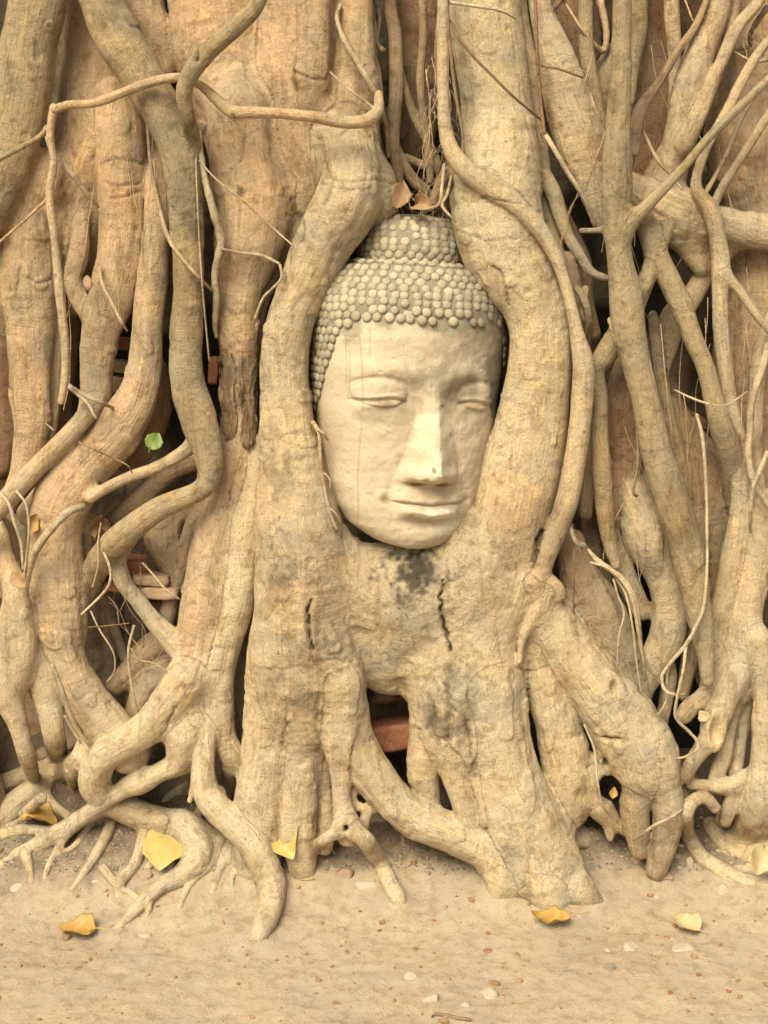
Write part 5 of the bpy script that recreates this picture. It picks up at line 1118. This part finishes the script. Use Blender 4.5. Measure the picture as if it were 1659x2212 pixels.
_S = [(1412, 1502, 52, 58, 'P', 'lumpy brown stone wedged beside the curved liana on the right'), (1508, 1425, 34, 44, 'G', 'dark grey stone hanging near the foot of the long olive root'),
      (1246, 1735, 46, 36, 'G', 'grey stone with a pale corner between the right feet of the tree'), (1262, 1762, 26, 26, 'P', 'small buff stone just below the grey one between the right feet'),
      (598, 1800, 27, 34, 'G', 'pale grey-green pebble between the two left toes above the yellow leaf'), (698, 1755, 24, 22, 'P', 'reddish pebble beside the looped knot of the left foot'),
      (680, 1788, 30, 36, 'G', 'grey stone tucked behind the thin forked root'), (820, 1772, 46, 26, 'S', 'flat buff stone under the small arching root'),
      (742, 1893, 46, 30, 'P', 'pinkish flat stone lying in the sand below the forked root'), (792, 1912, 50, 38, 'S', 'white rough stone half sunk beside the root tip in the middle'),
      (910, 1838, 46, 24, 'G', 'dusty stone below the thick root that joins the right foot'), (205, 1905, 26, 20, 'S', 'small white stone beside the pointed left root tip'),
      (38, 1918, 50, 26, 'S', 'pale stone with ridges at the far left on the sand'), (312, 1892, 36, 26, 'P', 'pink stone under the large heart-shaped yellow leaf'),
      (135, 1612, 54, 34, 'P', 'pinkish-white stone behind the knotted roots at far left'), (90, 1632, 40, 34, 'P', 'brownish stone left of the pinkish-white one at far left'),
      (310, 2022, 36, 16, 'S', 'thin white shard lying alone on the open sand at left'), (1378, 1860, 28, 24, 'P', 'buff stone at the tip of the right double toe'),
      (1414, 1882, 26, 22, 'S', 'angular cream stone right of the double toe'), (1442, 1898, 34, 26, 'P', 'triangular tan stone right of the angular cream stone'),
      (1467, 1876, 14, 14, 'S', 'tiny white chip above the triangular tan stone'), (1490, 1868, 24, 40, 'S', 'upright buff stone beside the looping root'),
      (1450, 1852, 36, 16, 'S', 'pale sliver of stone left of the looping root'), (1462, 1826, 24, 14, 'S', 'little flat stone close to the looping root bend'),
      (1570, 1924, 40, 38, 'S', 'pale flat stone half sunk below the looping root'), (1415, 1936, 24, 14, 'S', 'small pale stone on the sand below the tan stones'),
      (1366, 2048, 60, 34, 'S', 'large flat whitish stone sunk in the sand under the curled leaf'), (1480, 2052, 60, 30, 'S', 'broad whitish stone sunk in the sand right of centre'),
      (1318, 2094, 30, 22, 'G', 'dark grey pebble alone on the sand at right'), (1312, 2055, 18, 14, 'S', 'small pale pebble beside the large flat whitish stone'),
      (888, 2112, 36, 38, 'S', 'bone-like white shard on the front sand'), (932, 2160, 46, 44, 'S', 'squarish white stone at the front edge of the sand'),
      (1052, 2152, 56, 36, 'S', 'rounded white stone right of the squarish one at the front'), (1004, 2172, 30, 26, 'S', 'small white stone between the two larger ones at the front'),
      (741, 2036, 13, 13, 'D', 'round brown seed lying on the open sand'), (1056, 2056, 26, 10, 'R', 'reddish crumb streak on the sand below the right foot'),
      (190, 168, 0, 0, '', ''), ]
_mm = {'P': M_stonepink, 'G': M_stonegrey, 'S': M_stone, 'D': M_brickpale, 'R': M_brick}
for i, (u, v, w, h, k, lb) in enumerate(_S):
    if not lb: continue
    rock('seed' if k == 'D' else 'stone', u, v, w, h, _mm[k], lb, 'seed' if k == 'D' else 'stone', None if k == 'D' else 'stones scattered at the foot of the tree', 100 + i, rot=random.Random(i).uniform(-.4, .4))
rock('stone', 189, 613, 20, 32, M_brickpale, 'small orange-brown nut-like stone stuck in the fork of the upper left root', 'stone', 'stones scattered at the foot of the tree', 77, y=.13)

def leaf(u, v, size, mat, label, shape='heart', tilt=(0, 0, 0), curl=.3, fold=.2, y=None, seed=1, stalk=True, lift=.004, yaw=0.0, group='fallen leaves'):
    if y is None:
        hit = ray_uv(u, v); p = hit[0] + Vector((0, 0, lift)); s = (p.y + 3) / math.cos(PITCH) / FOC
    else:
        q, s = P(u, v, y); p = Vector(q)
    S = size * s; n = 25; m = 13; vs = []; fs = []; rng = np.random.RandomState(seed)
    for i in range(n):
        t = i / (n - 1)
        if shape == 'heart': w = 0.52 * (math.sin(math.pi * min(1, t * 1.0) ** .62)) ** .8 if 0 < t < 1 else 0.0
        else: w = 0.34 * math.sin(math.pi * t ** .8) ** .9 if 0 < t < 1 else 0.0
        w = max(w, .012)
        for j in range(m):
            q_ = -1 + 2 * j / (m - 1)
            back = (-.14 * (abs(q_)) ** 1.0 * (1 - t) ** 4) if shape == 'heart' else 0
            x = q_ * w; yv = t - .5 + back
            edge = 1 + .07 * math.sin(9 * t + seed) * abs(q_) + .05 * math.sin(23 * t + 3 * seed) * abs(q_)
            x *= edge
            z = curl * (1.6 * x * x) + fold * abs(x) + curl * .9 * (yv ** 2) * math.cos(seed) + .03 * math.sin(7 * x + 5 * yv + seed) + .035 * curl * math.sin(16 * yv + 9 * x + seed * 2)
            vs.append((x * S, yv * S, z * S))
    for i in range(n - 1):
        for j in range(m - 1):
            a = i * m + j; fs.append((a, a + 1, a + m + 1, a + m))
    vs = np.array(vs)
    nv = len(vs); th = .0006
    vs = np.vstack([vs, vs - [0, 0, th]]); fs += [tuple(x + nv for x in f[::-1]) for f in fs]
    for i in range(n - 1):
        a = i * m; fs.append((a, a + m, a + m + nv, a + nv)); a = i * m + m - 1; fs.append((a + m, a, a + nv, a + m + nv))
    for j in range(m - 1):
        fs.append((j + 1, j, j + nv, j + 1 + nv)); a = (n - 1) * m + j; fs.append((a, a + 1, a + 1 + nv, a + nv))
    E_ = Matrix.Rotation(tilt[2], 3, 'Y') @ Matrix.Rotation(tilt[0], 3, 'X') @ Matrix.Rotation(tilt[1], 3, 'Y') @ Matrix.Rotation(yaw, 3, 'Z')
    root = empty('leaf', p); tag(root, label, 'leaf', group)
    vs = vs @ np.array(E_).T
    if y is None: root.location.z += 0
    zmin = vs[:, 2].min()
    if y is None: vs[:, 2] -= zmin
    link_mesh('blade', vs, fs, mat, root, True)
    if stalk:
        k0 = vs[m // 2]; d = k0 - vs[m * 12 + m // 2]; d /= np.linalg.norm(d) + 1e-9
        pts = []; r0 = .0011 * size / 90 + .0004
        for i in range(7):
            t = i / 6; c = k0 + d * S * .42 * t + np.array([0, 0, .06 * S * math.sin(3 * t)]) + np.array([.08 * S * t * t, 0, 0])
            for q_ in range(5):
                an = 2 * math.pi * q_ / 5; sd_ = np.cross(d, [0, 0, 1.]); sd_ /= np.linalg.norm(sd_) + 1e-9; up_ = np.cross(sd_, d)
                pts.append(c + r0 * (math.cos(an) * sd_ + math.sin(an) * up_))
        f2 = [(i * 5 + q_, i * 5 + (q_ + 1) % 5, (i + 1) * 5 + (q_ + 1) % 5, (i + 1) * 5 + q_) for i in range(6) for q_ in range(5)]
        link_mesh('stalk', np.array(pts), f2, mat, root, True)
    return root
R_ = math.radians
leaf(355, 1868, 104, M_leafY, 'large bright yellow heart-shaped leaf lying on the left roots', tilt=(R_(28), R_(3), 0), curl=.05, fold=.10, yaw=R_(176), seed=2)
leaf(618, 1850, 84, M_leafY, 'yellow leaf folded in half with its stalk up beside the left toe', tilt=(R_(38), R_(-22), 0), curl=.5, fold=.25, yaw=R_(200), seed=3)
leaf(82, 1784, 92, M_leafO, 'curled orange leaf caught behind the long root at far left', shape='oval', tilt=(R_(12), R_(5), 0), curl=.9, fold=.2, yaw=R_(80), seed=4)
leaf(160, 2016, 78, M_leafO, 'crumpled tan and orange leaf on the open sand at left', shape='heart', tilt=(R_(4), R_(4), 0), curl=.7, fold=-.1, yaw=R_(75), seed=5)
leaf(1188, 1998, 92, M_leafO, 'curled golden leaf with a long pale stalk on the sand below the right foot', shape='oval', tilt=(R_(3), R_(3), 0), curl=.9, fold=.1, yaw=R_(85), seed=6)
leaf(1475, 2008, 60, M_leafT, 'small pale yellow leaf with a wavy edge on the right-hand sand', shape='heart', tilt=(R_(22), R_(10), 0), curl=.7, fold=.2, yaw=R_(60), seed=7)
leaf(1209, 1775, 52, M_leafO, 'orange leaf standing on edge against the right foot', tilt=(R_(60), R_(10), 0), curl=.2, fold=.1, yaw=R_(20), seed=8, stalk=False, y=.10)
leaf(335, 950, 38, M_leafG, 'single fresh green leaf in the hollow between the upper left roots', tilt=(R_(62), 0, R_(28)), curl=.1, fold=.15, seed=9, y=.12)
leaf(1644, 1862, 60, M_leafT, 'tan blotched leaf leaning on the root at the right edge', tilt=(R_(65), 0, R_(15)), curl=.3, fold=.2, yaw=R_(170), seed=10, y=.02, stalk=False)
leaf(213, 1138, 72, M_leafB, 'big rusty brown leaf wedged above the swollen left root', shape='oval', tilt=(R_(35), 0, R_(80)), curl=.6, fold=.3, seed=11, y=.16)
leaf(212, 1158, 50, M_leafB, 'smaller dry leaf right under the rusty brown leaf', shape='oval', tilt=(R_(20), R_(10), R_(70)), curl=.8, fold=.3, seed=12, y=.14, stalk=False)
leaf(66, 1130, 46, M_leafO, 'rolled orange-brown leaf between two thin hanging roots at far left', shape='oval', tilt=(R_(70), R_(30), R_(20)), curl=1.2, fold=.4, seed=13, y=.12, stalk=False)
leaf(40, 1252, 52, M_leafB, 'pale brown leaf hanging at the crossing of thin roots at far left', shape='oval', tilt=(R_(60), R_(10), R_(-55)), curl=.5, fold=.3, seed=14, y=.06, stalk=False)
leaf(866, 418, 66, M_leafB, 'brown curved leaf beside the knob of the root above the head', shape='oval', tilt=(R_(72), R_(15), R_(18)), curl=.5, fold=.2, seed=15, y=.12, stalk=False)
leaf(908, 440, 62, M_leafB, 'dry twisted leaf resting on top of the carved head', shape='oval', tilt=(R_(40), R_(10), R_(-75)), curl=.9, fold=.4, seed=16, y=.12, stalk=False)
leaf(1325, 1712, 26, M_leafO, 'tiny orange leaf in the dark hole of the right foot', shape='oval', tilt=(R_(70), 0, R_(15)), curl=.3, fold=.2, seed=17, y=.10, stalk=False)
leaf(1518, 1545, 24, M_leafT, 'small pale leaf scrap above the stubby root end on the right', tilt=(R_(60), 0, R_(-30)), curl=.3, fold=.2, seed=18, y=.08, stalk=False).location
# rotten, flaking bark hanging on the stem left of the head
def bark_plate(outline, y0, th, label):
    out = []; n_ = len(outline)
    pts = []
    for i in range(n_):
        a_, b_ = np.array(outline[i], float), np.array(outline[(i + 1) % n_], float)
        for k in range(6):
            t_ = k / 6; q_ = a_ + (b_ - a_) * t_; q_ += 3.0 * np.array([math.sin(q_[1] * .9 + q_[0]), math.sin(q_[0] * .8 - q_[1] * .3)]) * (1 if k else .3); pts.append(q_)
    pts = np.array(pts); cen = pts.mean(0); rings = [1.0, .94, .75, .5, .25]; vs = []; m_ = len(pts)
    for side in (0, 1):
        for rg in rings:
            for q_ in pts:
                w_ = cen + (q_ - cen) * rg
                hit = VBVH.ray_cast(Vector(CAM), Vector(FW + np.array([1.0, 0, 0]) * (w_[0] - 829.5) / FOC + UP * (1106 - w_[1]) / FOC).normalized())
                yy = hit[0].y if hit[0] is not None and hit[0].y < y0 + .08 else y0
                nz = float(vnoise(np.array([[w_[0] * .3, w_[1] * .07, 0.]]), 3.0, 71)[0]) * .35 + float(vnoise(np.array([[w_[0], w_[1] * .4, 0.]]), 5.0, 72)[0]) * .3
                lift = th * (.55 + nz) * (1 if side == 0 else -.2) * (1 if rg < 1 else .7)
                vs.append(P(w_[0], w_[1], min(yy, y0 + .03) - lift)[0])
    vs = np.array(vs); fs = []; R5 = len(rings)
    for side in (0, 1):
        o_ = side * R5 * m_
        for r_ in range(R5 - 1):
            for k in range(m_):
                q_ = (o_ + r_ * m_ + k, o_ + r_ * m_ + (k + 1) % m_, o_ + (r_ + 1) * m_ + (k + 1) % m_, o_ + (r_ + 1) * m_ + k)
                fs.append(q_ if side else q_[::-1])
        cap = tuple(o_ + (R5 - 1) * m_ + k for k in range(m_)); fs.append(cap if side else cap[::-1])
    for k in range(m_): fs.append((k, (k + 1) % m_, R5 * m_ + (k + 1) % m_, R5 * m_ + k))
    tn = np.tile(np.array([.235, .17, .105, 1.]), (len(vs), 1)); fl = np.stack([vs[:, 2], vs[:, 0], vs[:, 0] * 0], 1)
    nz = vnoise(vs * [1, 1, .3], .008, 73); tn[:, :3] *= (1 - .35 * sstep(.1, .6, nz))[:, None]
    o = link_mesh('loose_bark', vs - np.array(tree.location), fs, M_bark, tree, False, {'tint': tn, 'flow': fl}); o['label'] = label
bark_plate([(474, 770), (500, 762), (512, 790), (505, 850), (512, 900), (506, 945), (486, 952), (478, 900), (482, 850), (472, 810)], .135, .012, 'rotten flaking bark plate')
bark_plate([(515, 775), (540, 765), (556, 800), (548, 850), (556, 905), (552, 950), (536, 975), (520, 950), (524, 890), (512, 840)], .13, .016, 'rotten flaking bark plate')
# a twig, and countless crumbs of brick and grit trodden into the soil
def twig(pts, label, mat):
    W = []
    for (u, v, r) in pts:
        h = ray_uv(u, v); W.append((h[0].x, h[0].y, h[0].z + .003, r * (h[0].y + 3) / FOC))
    W = np.array(W); sd_ = 6; vs = []
    for i in range(len(W)):
        for k in range(sd_):
            an = 2 * math.pi * k / sd_; vs.append(W[i, :3] + W[i, 3] * np.array([0, math.cos(an), math.sin(an)]))
    fs = [(i * sd_ + k, i * sd_ + (k + 1) % sd_, (i + 1) * sd_ + (k + 1) % sd_, (i + 1) * sd_ + k) for i in range(len(W) - 1) for k in range(sd_)] + [tuple(range(sd_)), tuple((len(W) - 1) * sd_ + k for k in range(sd_))]
    o = link_mesh('twig', np.array(vs), fs, mat, None, True); tag(o, label, 'twig')
M_twig = simple_mat('twig_bark', (0.16, 0.11, 0.07), (0.24, 0.17, 0.11), 60, 0.002)
twig([(932, 2200, 3), (940, 2194, 5), (965, 2196, 4), (990, 2203, 5), (1018, 2206, 4)], 'short dark twig lying at the front edge of the sand', M_twig)
twig([(645, 1902, 1.5), (662, 1903, 3), (680, 1901, 1.5)], 'pale splinter on the sand left of the pinkish flat stone', M_leafT)
def crumbs(name, n, seed, size, zone, mat, kindlabel=None):
    rng = np.random.RandomState(seed); iv, ifc = _ico(1); verts = []; faces = []; c = 0
    while c < n:
        x = rng.uniform(-.98, .98); y = zone(rng)
        z = on_ground(x, y); r = size * rng.lognormal(0, .5); r = min(r, size * 3)
        vv = iv * r * [1, rng.uniform(.6, 1), rng.uniform(.4, .8)] * (1 + .25 * rng.randn(len(iv), 1)); a = rng.uniform(0, 6.28)
        R2 = np.array([[math.cos(a), -math.sin(a), 0], [math.sin(a), math.cos(a), 0], [0, 0, 1]]); vv = vv @ R2.T + [x, y, z + r * .15]
        st = len(verts) * len(iv); verts.append(vv); faces.append(np.array(ifc) + st); c += 1
    o = link_mesh(name, np.vstack(verts), np.vstack(faces), mat, None, False); tag(o, kindlabel, 'grit', None, 'stuff')
back = lambda r: min(.62, .10 + abs(r.normal(0, .13)))
front = lambda r: r.uniform(-.7, .22)
crumbs('grit', 5200, 1, .0022, back, M_stonegrey, 'loose grey-brown grit and crumbled soil between the roots')
crumbs('grit', 1500, 4, .0019, back, M_stone, 'pale sandy grains scattered round the roots')
crumbs('brick_crumbs', 200, 2, .0022, lambda r: r.uniform(-.55, .40), M_brick, 'orange-red brick crumbs scattered in the sand')
crumbs('sand_grains', 6500, 3, .0013, front, M_crumb, 'fine brown grains strewn over the pale sand')

crumbs('leaf_crumbs', 420, 9, .0040, lambda r: r.uniform(-.5, .5), M_leafB, 'dry leaf flakes littered over the soil')
